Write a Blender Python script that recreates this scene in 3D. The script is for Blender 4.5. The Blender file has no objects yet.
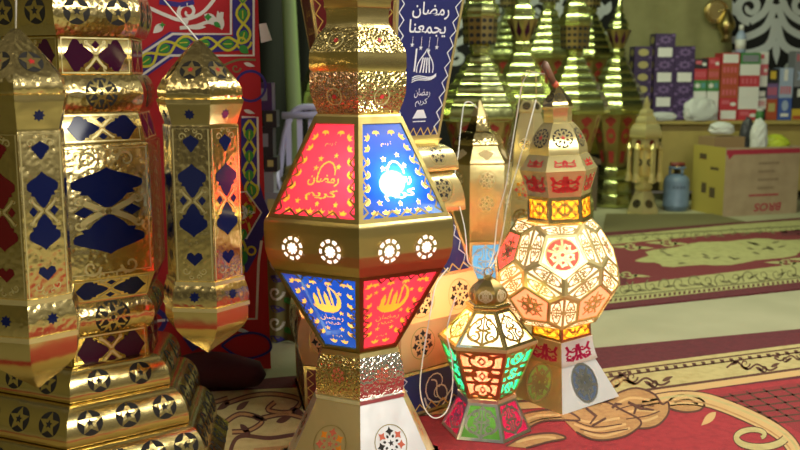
import bpy, bmesh, math, random
from mathutils import Vector, Matrix
from mathutils.geometry import tessellate_polygon
PI = math.pi
rnd = random.Random(7)
scn = bpy.context.scene
COL = scn.collection
sin, cos = math.sin, math.cos
def R(d): return math.radians(d)

# ------------------------------------------------------------------ camera
F, EYE, HOR = 950.0, 1.15, 75.0
PITCH = math.atan((225 - HOR) / F)
def ray(px, py):
    x, y = (px - 400) / F, -(py - 225) / F
    return Vector((x, cos(PITCH) + y * sin(PITCH), -sin(PITCH) + y * cos(PITCH)))
def at(px, py, Y):
    d = ray(px, py); t = Y / d.y
    return Vector((d.x * t, Y, EYE + d.z * t))
def gnd(px, py, z=0.0):
    d = ray(px, py); t = (z - EYE) / d.z
    return Vector((d.x * t, d.y * t, z))
def mpp(Y, py=225):
    a, b = at(400, py, Y), at(401, py, Y)
    return b.x - a.x
cd = bpy.data.cameras.new('camera'); cam = bpy.data.objects.new('camera', cd); COL.objects.link(cam)
cam.location = (0, 0, EYE); cam.rotation_euler = (PI / 2 - PITCH, 0, 0)
cd.sensor_width = 36; cd.lens = F / 800 * 36; cd.clip_start = 0.05; cd.clip_end = 60
cd.dof.use_dof = True; cd.dof.focus_distance = 2.75; cd.dof.aperture_fstop = 3.6
scn.camera = cam

# ------------------------------------------------------------------ materials
MATS = {}
def mat(name, col, rough=0.5, metal=0.0, bump=None, spec=None, coat=0.0, trans=0.0, see=0.0, see_col=None,
        var=None, emit=None):
    """bump=(kind, scale, strength); var=(scale, colour2, lo, hi); trans=share of translucent; see=share of see-through"""
    m = bpy.data.materials.new(name); m.use_nodes = True; MATS[name] = m
    nt = m.node_tree; N = nt.nodes; Lk = nt.links
    b = N['Principled BSDF']; out = N['Material Output']
    c = tuple(col) + (1,)
    b.inputs['Base Color'].default_value = c
    b.inputs['Roughness'].default_value = rough; b.inputs['Metallic'].default_value = metal
    if spec is not None: b.inputs['Specular IOR Level'].default_value = spec
    if coat: b.inputs['Coat Weight'].default_value = coat
    tc = N.new('ShaderNodeTexCoord')
    if var:
        nz = N.new('ShaderNodeTexNoise'); nz.inputs['Scale'].default_value = var[0]; nz.inputs['Detail'].default_value = 5
        Lk.new(tc.outputs['Object'], nz.inputs['Vector'])
        mr = N.new('ShaderNodeMapRange'); mr.inputs['From Min'].default_value = var[2]; mr.inputs['From Max'].default_value = var[3]
        Lk.new(nz.outputs['Fac'], mr.inputs['Value'])
        mx = N.new('ShaderNodeMix'); mx.data_type = 'RGBA'
        mx.inputs[6].default_value = c; mx.inputs[7].default_value = tuple(var[1]) + (1,)
        Lk.new(mr.outputs['Result'], mx.inputs[0]); Lk.new(mx.outputs[2], b.inputs['Base Color'])
    if bump:
        last = None
        for kind, sc, st, dist in ([bump] if not isinstance(bump, list) else bump):
            if kind == 'noise':
                t = N.new('ShaderNodeTexNoise'); t.inputs['Scale'].default_value = sc; t.inputs['Detail'].default_value = 2; o = t.outputs['Fac']
            elif kind == 'wave':
                t = N.new('ShaderNodeTexWave'); t.inputs['Scale'].default_value = sc; t.inputs['Distortion'].default_value = 6; t.inputs['Detail'].default_value = 2; o = t.outputs['Fac']
            else:
                t = N.new('ShaderNodeTexVoronoi'); t.inputs['Scale'].default_value = sc
                t.feature = 'SMOOTH_F1' if kind == 'voro' else 'DISTANCE_TO_EDGE'; o = t.outputs['Distance']
            Lk.new(tc.outputs['Object'], t.inputs['Vector'])
            bp = N.new('ShaderNodeBump'); bp.inputs['Strength'].default_value = st; bp.inputs['Distance'].default_value = dist
            Lk.new(o, bp.inputs['Height'])
            if last: Lk.new(last.outputs['Normal'], bp.inputs['Normal'])
            last = bp
        Lk.new(last.outputs['Normal'], b.inputs['Normal'])
    surf = b.outputs[0]
    if trans:
        t = N.new('ShaderNodeBsdfTranslucent'); t.inputs['Color'].default_value = c
        mx = N.new('ShaderNodeMixShader'); mx.inputs[0].default_value = trans
        Lk.new(surf, mx.inputs[1]); Lk.new(t.outputs[0], mx.inputs[2]); surf = mx.outputs[0]
    if see:
        t = N.new('ShaderNodeBsdfTransparent'); t.inputs['Color'].default_value = tuple(see_col or col) + (1,)
        mx = N.new('ShaderNodeMixShader'); mx.inputs[0].default_value = see
        Lk.new(surf, mx.inputs[1]); Lk.new(t.outputs[0], mx.inputs[2]); surf = mx.outputs[0]
    if emit:
        b.inputs['Emission Color'].default_value = tuple(emit[0]) + (1,); b.inputs['Emission Strength'].default_value = emit[1]
    Lk.new(surf, out.inputs['Surface'])
    return m
WOB = ('noise', 11, 0.16, 0.02)
EMB = [('noise', 11, 0.16, 0.02), ('voro', 75, 0.36, 0.004)]
mat('brass', (0.76, 0.60, 0.25), 0.2, 0.98, WOB)
mat('brass_dull', (0.58, 0.45, 0.18), 0.32, 1, WOB)
mat('brass_frame', (0.27, 0.205, 0.07), 0.36, 1, WOB)
mat('brass_satin', (0.78, 0.64, 0.34), 0.5, 1, WOB)
mat('brass_pale', (0.84, 0.70, 0.32), 0.27, 0.72, WOB)
mat('brass_green', (0.62, 0.66, 0.28), 0.26, 1, [('noise', 9, 0.3, 0.03)])  # brass tinted green: the greenish lighting is put into its colour
mat('brass_embossed', (0.76, 0.60, 0.27), 0.2, 1, EMB)
mat('brass_filigree', (0.80, 0.64, 0.28), 0.18, 1, [('noise', 11, 0.15, 0.02), ('edge', 105, 0.7, 0.005)])
mat('copper_filigree', (0.80, 0.50, 0.30), 0.2, 1, [('noise', 11, 0.15, 0.02), ('edge', 115, 0.7, 0.005)])
mat('silver', (0.88, 0.88, 0.87), 0.28, 1, WOB)
mat('white_metal', (0.90, 0.90, 0.89), 0.42, 0.5, WOB)
mat('silver_hammered', (0.85, 0.80, 0.70), 0.2, 1, [('noise', 11, 0.2, 0.02), ('voro', 130, 0.7, 0.005)])
mat('hole', (0.012, 0.009, 0.006), 0.7)
mat('blue_glass', (0.006, 0.010, 0.062), 0.12, spec=0.3)
mat('red_glass', (0.11, 0.004, 0.006), 0.12)
mat('purple_glass', (0.045, 0.006, 0.024), 0.12, spec=0.3)
mat('crimson_chip', (0.55, 0.03, 0.03), 0.3)
mat('pane_red', (0.85, 0.04, 0.075), 0.25, trans=0.62, see=0.06)
mat('pane_blue', (0.008, 0.075, 0.52), 0.2, trans=0.6, see=0.2, see_col=(0.25, 0.5, 1.0))
mat('print_yellow', (0.95, 0.62, 0.10), 0.5, trans=0.5)
mat('print_orange', (1.0, 0.40, 0.03), 0.5, trans=0.5)
mat('print_gold', (0.75, 0.5, 0.12), 0.4)
mat('print_white', (0.75, 0.76, 0.80), 0.6)
mat('frost', (1.0, 0.95, 0.84), 0.4, trans=0.85)
mat('cream_pane', (1.0, 0.92, 0.74), 0.3, trans=0.7)
mat('green_pale_pane', (0.62, 0.85, 0.35), 0.3, trans=0.7)
mat('amber_pane', (1.0, 0.50, 0.04), 0.25, trans=0.7)
mat('rose_pane', (0.95, 0.10, 0.09), 0.25, trans=0.65)
mat('coral_pane', (1.0, 0.28, 0.18), 0.25, trans=0.7)
mat('teal_pane', (0.03, 0.75, 0.42), 0.2, trans=0.65)
mat('green_pane', (0.10, 0.36, 0.06), 0.25, trans=0.6)
mat('magenta_pane', (0.55, 0.02, 0.10), 0.25, trans=0.5)
mat('navy_board', (0.020, 0.024, 0.13), 0.4)
mat('maroon_board', (0.16, 0.012, 0.02), 0.4)
mat('orange_metal', (0.98, 0.62, 0.30), 0.35, trans=0.45)  # warm glow of the lit facets put into the metal's colour
mat('sky_pane', (0.10, 0.40, 0.9), 0.3, trans=0.6)
mat('bulb_glow', (1, 1, 1), 0.5, emit=((1.0, 0.97, 0.92), 60))
mat('cord_white', (0.82, 0.80, 0.74), 0.5)
mat('brown_plastic', (0.20, 0.10, 0.06), 0.4)
mat('red_tape', (0.6, 0.12, 0.06), 0.5)
mat('back_red', (0.30, 0.030, 0.022), 0.4)
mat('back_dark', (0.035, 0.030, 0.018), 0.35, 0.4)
mat('concrete', (0.38, 0.36, 0.22), 0.85, var=(3.0, (0.33, 0.32, 0.19), 0.35, 0.7), bump=('noise', 60, 0.3, 0.004))
RB = ('noise', 220, 0.6, 0.006)
mat('rug_red', (0.36, 0.028, 0.034), 0.95, bump=RB, var=(40, (0.26, 0.020, 0.026), 0.4, 0.75))
mat('rug_maroon', (0.125, 0.018, 0.024), 0.95, bump=RB, var=(40, (0.085, 0.014, 0.018), 0.4, 0.75))
mat('rug_darkred', (0.25, 0.025, 0.028), 0.95, bump=RB)
mat('rug_wine', (0.17, 0.022, 0.026), 0.95, bump=RB)
mat('rug_cream', (0.50, 0.41, 0.17), 0.95, bump=RB, var=(30, (0.40, 0.32, 0.12), 0.4, 0.75))
mat('rug_tan', (0.46, 0.25, 0.09), 0.95, bump=RB, var=(50, (0.34, 0.17, 0.06), 0.4, 0.75))
mat('rug_gold', (0.58, 0.37, 0.15), 0.95, bump=RB)
mat('rug_brown', (0.10, 0.035, 0.02), 0.95, bump=RB)
mat('rug_olive', (0.40, 0.38, 0.15), 0.95, bump=RB, var=(20, (0.30, 0.29, 0.11), 0.4, 0.75))
mat('rug_olive_dark', (0.16, 0.14, 0.055), 0.95, bump=RB)
CB = ('noise', 300, 0.3, 0.002)
mat('cloth_red', (0.50, 0.016, 0.024), 0.8, bump=CB)
mat('cloth_blue', (0.045, 0.030, 0.24), 0.8, bump=CB)
mat('cloth_white', (0.80, 0.76, 0.70), 0.8, bump=CB)
mat('cloth_yellow', (0.68, 0.62, 0.05), 0.8, bump=CB)
mat('cloth_green', (0.05, 0.30, 0.05), 0.8, bump=CB)
mat('cloth_olive', (0.22, 0.19, 0.07), 0.8, bump=CB)
mat('cloth_maroon', (0.055, 0.008, 0.012), 0.9, bump=CB)
mat('cloth_black', (0.012, 0.011, 0.012), 0.9)
mat('cloth_grey_white', (0.62, 0.64, 0.66), 0.8)
mat('curtain_khaki', (0.34, 0.31, 0.14), 0.85, var=(6, (0.26, 0.24, 0.10), 0.35, 0.7))
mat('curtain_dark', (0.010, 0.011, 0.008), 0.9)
mat('pole_green', (0.20, 0.27, 0.11), 0.6)
mat('chair_plastic', (0.46, 0.44, 0.66), 0.4)
mat('table_mustard', (0.44, 0.33, 0.09), 0.6, var=(5, (0.36, 0.27, 0.075), 0.35, 0.7))
mat('wood_dark', (0.10, 0.065, 0.03), 0.6)
mat('cardboard', (0.45, 0.34, 0.21), 0.7, var=(8, (0.38, 0.28, 0.17), 0.4, 0.7))
mat('cardboard_yellow', (0.45, 0.36, 0.07), 0.7)
mat('carton_brown', (0.30, 0.19, 0.09), 0.8)
mat('ink_red', (0.42, 0.03, 0.06), 0.7)
mat('ink_grey', (0.28, 0.20, 0.12), 0.7)
mat('ink_dark', (0.10, 0.07, 0.03), 0.7)
mat('gas_blue', (0.16, 0.23, 0.34), 0.45, 0.0, var=(9, (0.12, 0.17, 0.25), 0.4, 0.7))
mat('gas_ring', (0.09, 0.12, 0.18), 0.5)
mat('valve_brass', (0.5, 0.3, 0.1), 0.35, 1)
mat('valve_red', (0.22, 0.04, 0.03), 0.5)
mat('plastic_white', (0.75, 0.76, 0.74), 0.3, trans=0.25)
mat('plastic_yellow', (0.62, 0.72, 0.06), 0.35, trans=0.2)
mat('plastic_dark', (0.05, 0.05, 0.06), 0.4)
mat('box_purple', (0.045, 0.02, 0.085), 0.45)
mat('box_lilac', (0.17, 0.10, 0.26), 0.5)
mat('box_motif', (0.45, 0.38, 0.14), 0.5)
mat('box_white', (0.72, 0.70, 0.68), 0.5)
mat('box_red', (0.50, 0.035, 0.05), 0.45)
mat('box_orange_red', (0.42, 0.075, 0.03), 0.45)
mat('box_pink', (0.60, 0.12, 0.16), 0.45)
mat('box_green', (0.06, 0.22, 0.06), 0.45)
mat('box_blue', (0.05, 0.10, 0.38), 0.45)
mat('box_sky', (0.35, 0.42, 0.6), 0.45)
mat('box_black', (0.02, 0.02, 0.025), 0.45)
mat('box_yellow', (0.62, 0.42, 0.04), 0.45)
mat('box_grey', (0.22, 0.22, 0.26), 0.45)
mat('box_teal', (0.10, 0.28, 0.30), 0.45)

# ------------------------------------------------------------------ mesh builder
class MB:
    def __init__(s): s.v = []; s.f = []; s.m = []; s.sm = []; s.names = []
    def mi(s, name):
        if name not in s.names: s.names.append(name)
        return s.names.index(name)
    def vert(s, p): s.v.append(tuple(p)); return len(s.v) - 1
    def face(s, idx, m, smooth=False): s.f.append(tuple(idx)); s.m.append(s.mi(m)); s.sm.append(smooth)
    def poly(s, pts, m, smooth=False): s.face([s.vert(p) for p in pts], m, smooth)
    def box(s, lo, hi, m, rot=None):
        x0, y0, z0 = lo; x1, y1, z1 = hi
        P = [(x0,y0,z0),(x1,y0,z0),(x1,y1,z0),(x0,y1,z0),(x0,y0,z1),(x1,y0,z1),(x1,y1,z1),(x0,y1,z1)]
        if rot: P = [rot @ Vector(p) for p in P]
        i = [s.vert(p) for p in P]
        for q in ((0,3,2,1),(4,5,6,7),(0,1,5,4),(1,2,6,5),(2,3,7,6),(3,0,4,7)): s.face([i[a] for a in q], m)
    def tube(s, pts, r, m, n=8, caps=True):
        pts = [Vector(p) for p in pts]; rs = r if isinstance(r, (list, tuple)) else [r] * len(pts)
        rings = []; up = Vector((0.13, 0.31, 0.94))
        for i, p in enumerate(pts):
            t = (pts[min(i + 1, len(pts) - 1)] - pts[max(i - 1, 0)])
            t = t.normalized() if t.length > 1e-9 else Vector((0, 0, 1))
            a = t.cross(up)
            if a.length < 0.1: a = t.cross(Vector((1, 0, 0)))
            a.normalize(); b = t.cross(a)
            rings.append([s.vert(p + (a * cos(2*PI*k/n) + b * sin(2*PI*k/n)) * rs[i]) for k in range(n)])
        for A, B in zip(rings, rings[1:]):
            for k in range(n): s.face((A[k], A[(k+1) % n], B[(k+1) % n], B[k]), m, True)
        if caps: s.face(rings[0][::-1], m); s.face(rings[-1], m)
    def lathe(s, prof, m, n=24, c=(0, 0), phi=0.0, smooth=True):
        """round lathe, prof = [(r, z)...]"""
        rings = [[s.vert((c[0] + r * sin(phi + 2*PI*k/n), c[1] - r * cos(phi + 2*PI*k/n), z)) for k in range(n)] for r, z in prof]
        for A, B in zip(rings, rings[1:]):
            for k in range(n): s.face((A[k], B[k], B[(k+1) % n], A[(k+1) % n]), m, smooth)
        s.face(rings[0], m); s.face(rings[-1][::-1], m)
    def build(s, name, parent=None, loc=None, rotz=0.0):
        me = bpy.data.meshes.new(name); me.from_pydata(s.v, [], s.f)
        for n in s.names: me.materials.append(MATS[n])
        me.polygons.foreach_set('material_index', s.m); me.polygons.foreach_set('use_smooth', s.sm)
        me.update()
        o = bpy.data.objects.new(name, me); COL.objects.link(o)
        if parent is not None: o.parent = parent
        if loc is not None: o.location = loc
        o.rotation_euler.z = rotz
        return o

def tag(o, label=None, cat=None, group=None, kind=None):
    if label: o['label'] = label
    if cat: o['category'] = cat
    if group: o['group'] = group
    if kind: o['kind'] = kind
    return o
def thing(name, label, cat, loc, group=None, rotz=0):
    o = bpy.data.objects.new(name, None); COL.objects.link(o); o.empty_display_size = 0.05
    o.location = loc; o.rotation_euler.z = rotz
    return tag(o, label, cat, group)
def dup(root, loc, label, group=None, scale=None, rotz=None):
    r = root.copy(); COL.objects.link(r); r.location = loc; r['label'] = label
    if group: r['group'] = group
    if scale: r.scale = (scale, scale, scale)
    if rotz is not None: r.rotation_euler.z = rotz
    for ch in list(root.children):
        c = ch.copy(); COL.objects.link(c); c.parent = r
        for g in ch.children:
            d = g.copy(); COL.objects.link(d); d.parent = c
    return r
def recenter(o):
    """put the origin of a one-mesh thing at its base"""
    me = o.data; xs = [v.co for v in me.vertices]
    c = Vector(((min(v.x for v in xs) + max(v.x for v in xs)) / 2, (min(v.y for v in xs) + max(v.y for v in xs)) / 2, min(v.z for v in xs)))
    me.transform(Matrix.Translation(-c)); o.location = o.location + c
    return o

# ------------------------------------------------------------------ flat art (pierced motifs, prints, woven patterns)
class Art:
    def __init__(s): s.items = []            # (pts, material, layer)
    def poly(s, pts, m, l=1): s.items.append(([tuple(p) for p in pts], m, l)); return s
    def circle(s, x, y, r, m, l=1, n=20, ry=None):
        return s.poly([(x + r * cos(2*PI*k/n), y + (ry or r) * sin(2*PI*k/n)) for k in range(n)], m, l)
    def star(s, x, y, r, m, l=1, n=5, inner=0.42, rot=0.0):
        return s.poly([(x + r * (1 if k % 2 == 0 else inner) * sin(rot + PI*k/n), y - r * (1 if k % 2 == 0 else inner) * cos(rot + PI*k/n)) for k in range(2*n)], m, l)
    def stroke(s, pts, w, m, l=1, closed=False):
        n = len(pts)
        if n < 2: return s
        ws = w if isinstance(w, (list, tuple)) else [w] * n
        L, Rr = [], []
        for i, (x, y) in enumerate(pts):
            if closed: a, b = pts[(i - 1) % n], pts[(i + 1) % n]
            else: a, b = pts[max(i - 1, 0)], pts[min(i + 1, n - 1)]
            tx, ty = b[0] - a[0], b[1] - a[1]; d = math.hypot(tx, ty) or 1e-9
            nx, ny = -ty / d * ws[i] / 2, tx / d * ws[i] / 2
            L.append((x + nx, y + ny)); Rr.append((x - nx, y - ny))
        for i in range(n if closed else n - 1):
            j = (i + 1) % n
            s.items.append(([L[i], L[j], Rr[j], Rr[i]], m, l))
        return s
    def ring(s, x, y, r, w, m, l=1, n=20):
        return s.stroke([(x + r * cos(2*PI*k/n), y + r * sin(2*PI*k/n)) for k in range(n)], w, m, l, True)
    def curl(s, x, y, r, a0, turns, w, m, l=1, n=16, taper=True):
        pts = []; ws = []
        for i in range(n + 1):
            t = i / n; a = a0 + turns * 2 * PI * t; q = r * (1 - 0.85 * t)
            pts.append((x + q * cos(a), y + q * sin(a))); ws.append(w * (1 - 0.5 * t) if taper else w)
        return s.stroke(pts, ws, m, l)
    def leaf(s, x, y, ang, ln, wd, m, l=1, n=7):
        A = []
        for k in range(n + 1):
            t = k / n; A.append((t * ln, wd / 2 * sin(PI * t ** 0.8)))
        B = [(a, -b) for a, b in A[-2:0:-1]]
        c, q = cos(ang), sin(ang)
        return s.poly([(x + a * c - b * q, y + a * q + b * c) for a, b in A + B], m, l)
    def add(s, other, dx=0, dy=0, sx=1, sy=None, l=0, rot=0.0):
        sy = sx if sy is None else sy; c, q = cos(rot), sin(rot)
        for pts, m, ly in other.items:
            s.items.append(([(dx + sx * (x * c - y * q), dy + sy * (x * q + y * c)) for x, y in pts], m, ly + l))
        return s
    def text(s, body, x, y, h, m, l=1, w=None, rot180=False, slant=0.0, res=3, bold=0.0):
        cu = bpy.data.curves.new('txt', 'FONT'); cu.body = body; cu.size = 1; cu.resolution_u = res; cu.offset = bold
        o = bpy.data.objects.new('txt', cu); COL.objects.link(o); bpy.context.view_layer.update()
        me = o.to_mesh(); V = [(v.co.x, v.co.y) for v in me.vertices]; P = [tuple(p.vertices) for p in me.polygons]
        o.to_mesh_clear(); bpy.data.objects.remove(o); bpy.data.curves.remove(cu)
        if not V: return s
        x0, x1 = min(v[0] for v in V), max(v[0] for v in V); y0, y1 = min(v[1] for v in V), max(v[1] for v in V)
        k = h / (y1 - y0); kx = k if w is None else w / (x1 - x0); sg = -1 if rot180 else 1
        for p in P:
            s.items.append(([(x + sg * ((V[i][0] - (x0 + x1) / 2) * kx + slant * (V[i][1] - y0) * k), y - sg * (V[i][1] - (y0 + y1) / 2) * k) for i in p], m, l))
        return s
def stamp(mb, art, mapf, tol=None, flip=False):
    """mapf(u, v, layer) -> 3D point; tol = longest edge allowed (art units) on curved ground"""
    for pts, m, l in art.items:
        if len(pts) < 3: continue
        if tol is None and len(pts) in (3, 4):
            mb.poly([mapf(x, y, l) for x, y in pts], m); continue
        tris = tessellate_polygon([[Vector((x, y, 0)) for x, y in pts]]) if len(pts) > 3 else [(0, 1, 2)]
        st = [tuple(pts[i] for i in t) for t in tris]
        while st:
            t = st.pop()
            if tol:
                d = [math.dist(t[i], t[(i+1) % 3]) for i in range(3)]; k = d.index(max(d))
                if d[k] > tol:
                    a, b, c = t[k], t[(k+1) % 3], t[(k+2) % 3]; mid = ((a[0]+b[0])/2, (a[1]+b[1])/2)
                    st += [(a, mid, c), (mid, b, c)]; continue
            mb.poly([mapf(x, y, l) for x, y in t], m)
def bez(p0, p1, p2, p3, n=10):
    r = []
    for i in range(n + 1):
        t = i / n; u = 1 - t
        r.append(tuple(u*u*u*a + 3*u*u*t*b + 3*u*t*t*c + t*t*t*d for a, b, c, d in zip(p0, p1, p2, p3)))
    return r
def smooth(pts, n=6):
    """Catmull-Rom through points"""
    r = []; P = [pts[0]] + list(pts) + [pts[-1]]
    for i in range(1, len(P) - 2):
        a, b, c, d = P[i-1], P[i], P[i+1], P[i+2]
        for k in range(n):
            t = k / n
            r.append(tuple(0.5 * (2*q1 + (q2-q0)*t + (2*q0-5*q1+4*q2-q3)*t*t + (3*q1-q0-3*q2+q3)*t**3) for q0, q1, q2, q3 in zip(a, b, c, d)))
    r.append(tuple(pts[-1])); return r

# ------------------------------------------------------------------ faceted lantern
def quarter(y0, r0, y1, r1, lip=3, n=7):
    p = [(y0 + (y1 - y0) * (1 - cos(PI/2*i/n)), r0 + (r1 - r0) * sin(PI/2*i/n)) for i in range(n + 1)]
    return p + [(y1 + 1.5, r1 - lip)]
def bulge(y0, r0, y1, r1, b, n=10):
    return [(y0 + (y1 - y0) * i / n, r0 + (r1 - r0) * i / n + b * sin(PI * i / n) ** 0.8) for i in range(n + 1)]
class Lantern:
    def __init__(s, name, label, cat, px, pyref, D, n, phi, ybase, group=None):
        p = at(px, pyref, D); s.px, s.D, s.n, s.m = px, D, n, mpp(D, pyref)
        s.z0 = max(0.0, at(px, ybase, D).z) if ybase < 900 else 0.0
        if ybase >= 900: s.z0 = .0116 if (D < 3.5 and ybase == 900) else 0.0
        s.phi = R(phi) + math.atan2(-p.x, D)
        s.root = thing(name, label, cat, (p.x, D, s.z0), group)
    def z(s, y): return at(s.px, y, s.D).z - s.z0
    def prof(s, pf): return [(max(r, 0.02) * s.m, max(s.z(y), 0.0)) for y, r in pf]
    def facet(s, k, pr, n=None, phi=None, inset=0.0):
        """returns map(u, sdist, layer) and half-width(s) in pixel units along the facet"""
        n = n or s.n; phi = s.phi if phi is None else phi; th = phi + (k + 0.5) * 2 * PI / n
        d = Vector((sin(th), -cos(th), 0)); t = Vector((cos(th), sin(th), 0)); ca, sa = cos(PI/n), sin(PI/n); m = s.m
        cum = [0.0]
        for (r0, z0), (r1, z1) in zip(pr, pr[1:]): cum.append(cum[-1] + math.hypot((r1 - r0) * ca, z1 - z0) / m)
        def loc(q):
            for i in range(len(pr) - 1):
                if q <= cum[i + 1] or i == len(pr) - 2:
                    f = (q - cum[i]) / max(cum[i + 1] - cum[i], 1e-9); r = pr[i][0] + (pr[i+1][0] - pr[i][0]) * f; z = pr[i][1] + (pr[i+1][1] - pr[i][1]) * f
                    nr, nz = -(pr[i+1][1] - pr[i][1]), (pr[i+1][0] - pr[i][0]) * ca; L = math.hypot(nr, nz) or 1
                    return r, z, nr / L, nz / L
        def mp(u, q, l=0):
            r, z, nr, nz = loc(q); o = 0.0007 * l - inset
            return d * (r * ca + nr * o) + t * (u * m) + Vector((0, 0, z + nz * o))
        return mp, (lambda q: loc(q)[0] * sa / m), cum[-1]
    def sec(s, name, pf, m='brass', art=None, tol=None, ks=None, caps=True, n=None, phi=None, parent=None, label=None, flange=None):
        """one faceted section; art(k, half, length) -> Art placed on facet k (origin top centre, pixel units)"""
        n = n or s.n; ph = s.phi if phi is None else phi; pr = s.prof(pf); mb = MB()
        for k in range(n):
            mm = m[k % len(m)] if isinstance(m, (list, tuple)) else m
            a0, a1 = ph + 2*PI*k/n, ph + 2*PI*(k+1)/n; prev = None
            for r, z in pr:
                cur = (mb.vert((r * sin(a0), -r * cos(a0), z)), mb.vert((r * sin(a1), -r * cos(a1), z)))
                if prev: mb.face((prev[0], cur[0], cur[1], prev[1]), mm, True)
                prev = cur
            if art and (ks is None or k in ks):
                mp, hw, ln = s.facet(k, pr, n, ph); a = art(k, hw, ln)
                if a: stamp(mb, a, mp, tol)
        if caps:
            mm = m[0] if isinstance(m, (list, tuple)) else m
            for (r, z), rev in ((pr[0], False), (pr[-1], True)):
                pts = [(r * sin(ph + 2*PI*k/n), -r * cos(ph + 2*PI*k/n), z) for k in range(n)]
                mb.poly(pts[::-1] if rev else pts, mm)
        o = mb.build(name, parent or s.root)
        if label: o['label'] = label
        return o
    def frame(s, y0, r0, y1, r1, w, m, panes, art=None, n=None, phi=None, name='frame', pane='glass_panel', depth=3.0, wt=None, wb=None, plabel=None, ras=None):
        """open faceted frame with one pane per facet"""
        n = n or s.n; ph = s.phi if phi is None else phi; pr = s.prof([(y0, r0), (y1, r1)]); mb = MB()
        for k in range(n):
            mp, hw, ln = s.facet(k, pr, n, ph); t, b = wt or w, wb or w
            o = [(-hw(0), 0), (hw(0), 0), (hw(ln), ln), (-hw(ln), ln)]
            i = [(-hw(t) + w, t), (hw(t) - w, t), (hw(ln - b) - w, ln - b), (-hw(ln - b) + w, ln - b)]
            mpi, _, _ = s.facet(k, pr, n, ph, inset=depth * s.m)
            for j in range(4):
                q = (j + 1) % 4
                mb.poly([mp(*o[j]), mp(*i[j]), mp(*i[q]), mp(*o[q])], m)
                mb.poly([mp(*i[j]), mpi(*i[j]), mpi(*i[q]), mp(*i[q])], m)
                mb.poly([mpi(*o[j]), mpi(*o[q]), mpi(*i[q]), mpi(*i[j])], m)
            pb = MB(); mpp_, _, _ = s.facet(k, pr, n, ph, inset=depth * 0.6 * s.m)
            pm = panes[k % len(panes)]
            if ras and k in ras:
                h2 = lambda q: hw(q) - w
                a = art(k, h2, t, ln - b); ink = Art(); met = Art()
                for it in a.items: (met if it[1].startswith('brass') else ink).items.append(it)
                raster(pb, ink, pm, mpp_, h2, t, ln - b); stamp(pb, met, mpp_)
                po = pb.build(pane, s.root); po['label'] = plabel[k % len(plabel)]; continue
            g = [(x * 1.02, yy) for x, yy in i]; pb.poly([mpp_(*g[0]), mpp_(*g[3]), mpp_(*g[2]), mpp_(*g[1])], pm)
            if art:
                a = art(k, (lambda q: hw(q) - w), t, ln - b)
                if a: stamp(pb, a, mpp_)
            po = pb.build(pane, s.root)
            if plabel: po['label'] = plabel[k % len(plabel)]
        return mb.build(name, s.root)
    def light(s, y, W, col=(1, 0.85, 0.6), rad=0.03, dx=0, dy=0):
        l = bpy.data.lights.new('bulb_light', 'POINT'); l.energy = W; l.color = col; l.shadow_soft_size = rad
        o = bpy.data.objects.new('bulb_light', l); COL.objects.link(o); o.parent = s.root; o.location = (dx, dy, s.z(y))
        return o
    def bulb(s, y, r=0.02, dx=0, dy=0):
        mb = MB(); z = s.z(y)
        mb.lathe([(r * sin(PI * i / 10) + 1e-4, z + r * cos(PI * i / 10)) for i in range(11)], 'bulb_glow', 16, (dx, dy)); return mb.build('bulb', s.root)
def raster(pb, art, pm, mapf, hw, s0, s1, cell=.8):
    """pane printed cell by cell: each small quad takes the ink that lies there, so light shines through ink and ground alike"""
    B = [(min(p[0] for p in q), max(p[0] for p in q), min(p[1] for p in q), max(p[1] for p in q), q, m) for q, m, l in art.items]
    W = max(hw(s0), hw(s1)); nu, nv = int(2 * W / cell), int((s1 - s0) / cell); G = []
    for j in range(nv + 1):
        y = s0 + (s1 - s0) * j / nv; w = hw(y) * 1.02; G.append([pb.vert(mapf(-w + 2 * w * i / nu, y)) for i in range(nu + 1)])
    for j in range(nv):
        y = s0 + (s1 - s0) * (j + .5) / nv; w = hw(y) * 1.02; row = [b for b in B if b[2] <= y <= b[3]]
        for i in range(nu):
            x = -w + 2 * w * (i + .5) / nu; m = pm
            for a0, a1, _, _, q, mm in row:
                if not a0 <= x <= a1: continue
                ins = False; px_, py_ = q[-1]
                for qx, qy in q:
                    if (qy > y) != (py_ > y) and x < (px_ - qx) * (y - qy) / (py_ - qy) + qx: ins = not ins
                    px_, py_ = qx, qy
                if ins: m = mm; break
            pb.face((G[j][i], G[j+1][i], G[j+1][i+1], G[j][i+1]), m)
def warp(unit, hw, s0, s1):
    """unit art in [-1,1]x[-1,1] fitted to a tapering facet between s0 and s1"""
    a = Art()
    for pts, m, l in unit.items:
        q = []
        for x, y in pts:
            sy = s0 + (y + 1) / 2 * (s1 - s0); q.append((x * hw(sy), sy))
        a.items.append((q, m, l))
    return a

# ------------------------------------------------------------------ motif library (unit square unless said otherwise)
def ogee(x, y, w, h, m, l=1, up=1):
    """pointed ogee leaf, tip up (up=1) or down (-1), lobed foot at the other end"""
    a = [(0, -1)] + bez((0, -1), (0.25, -0.72), (0.7, -0.62), (1, -0.35), 5)[1:] + bez((1, -0.35), (1.05, 0.0), (0.95, 0.05), (0.72, 0.12), 4)[1:] + \
        [(0.78, 0.3), (0.55, 0.34), (0.42, 0.6), (0.12, 0.95), (0, 1)]
    b = [(-p, q) for p, q in a[-2:0:-1]]
    return Art().poly([(x + p * w, y + up * q * h) for p, q in a + b], m, l)
def dia(x, y, w, h, m, l=1): return Art().poly([(x, y - h), (x + w, y), (x, y + h), (x - w, y)], m, l)
def heart(x, y, w, h, m, l=1):
    return Art().poly([(x, y + h), (x - w, y), (x - w * .85, y - h * .6), (x - w * .4, y - h * .75), (x, y - h * .35), (x + w * .4, y - h * .75), (x + w * .85, y - h * .6), (x + w, y)], m, l)
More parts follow.
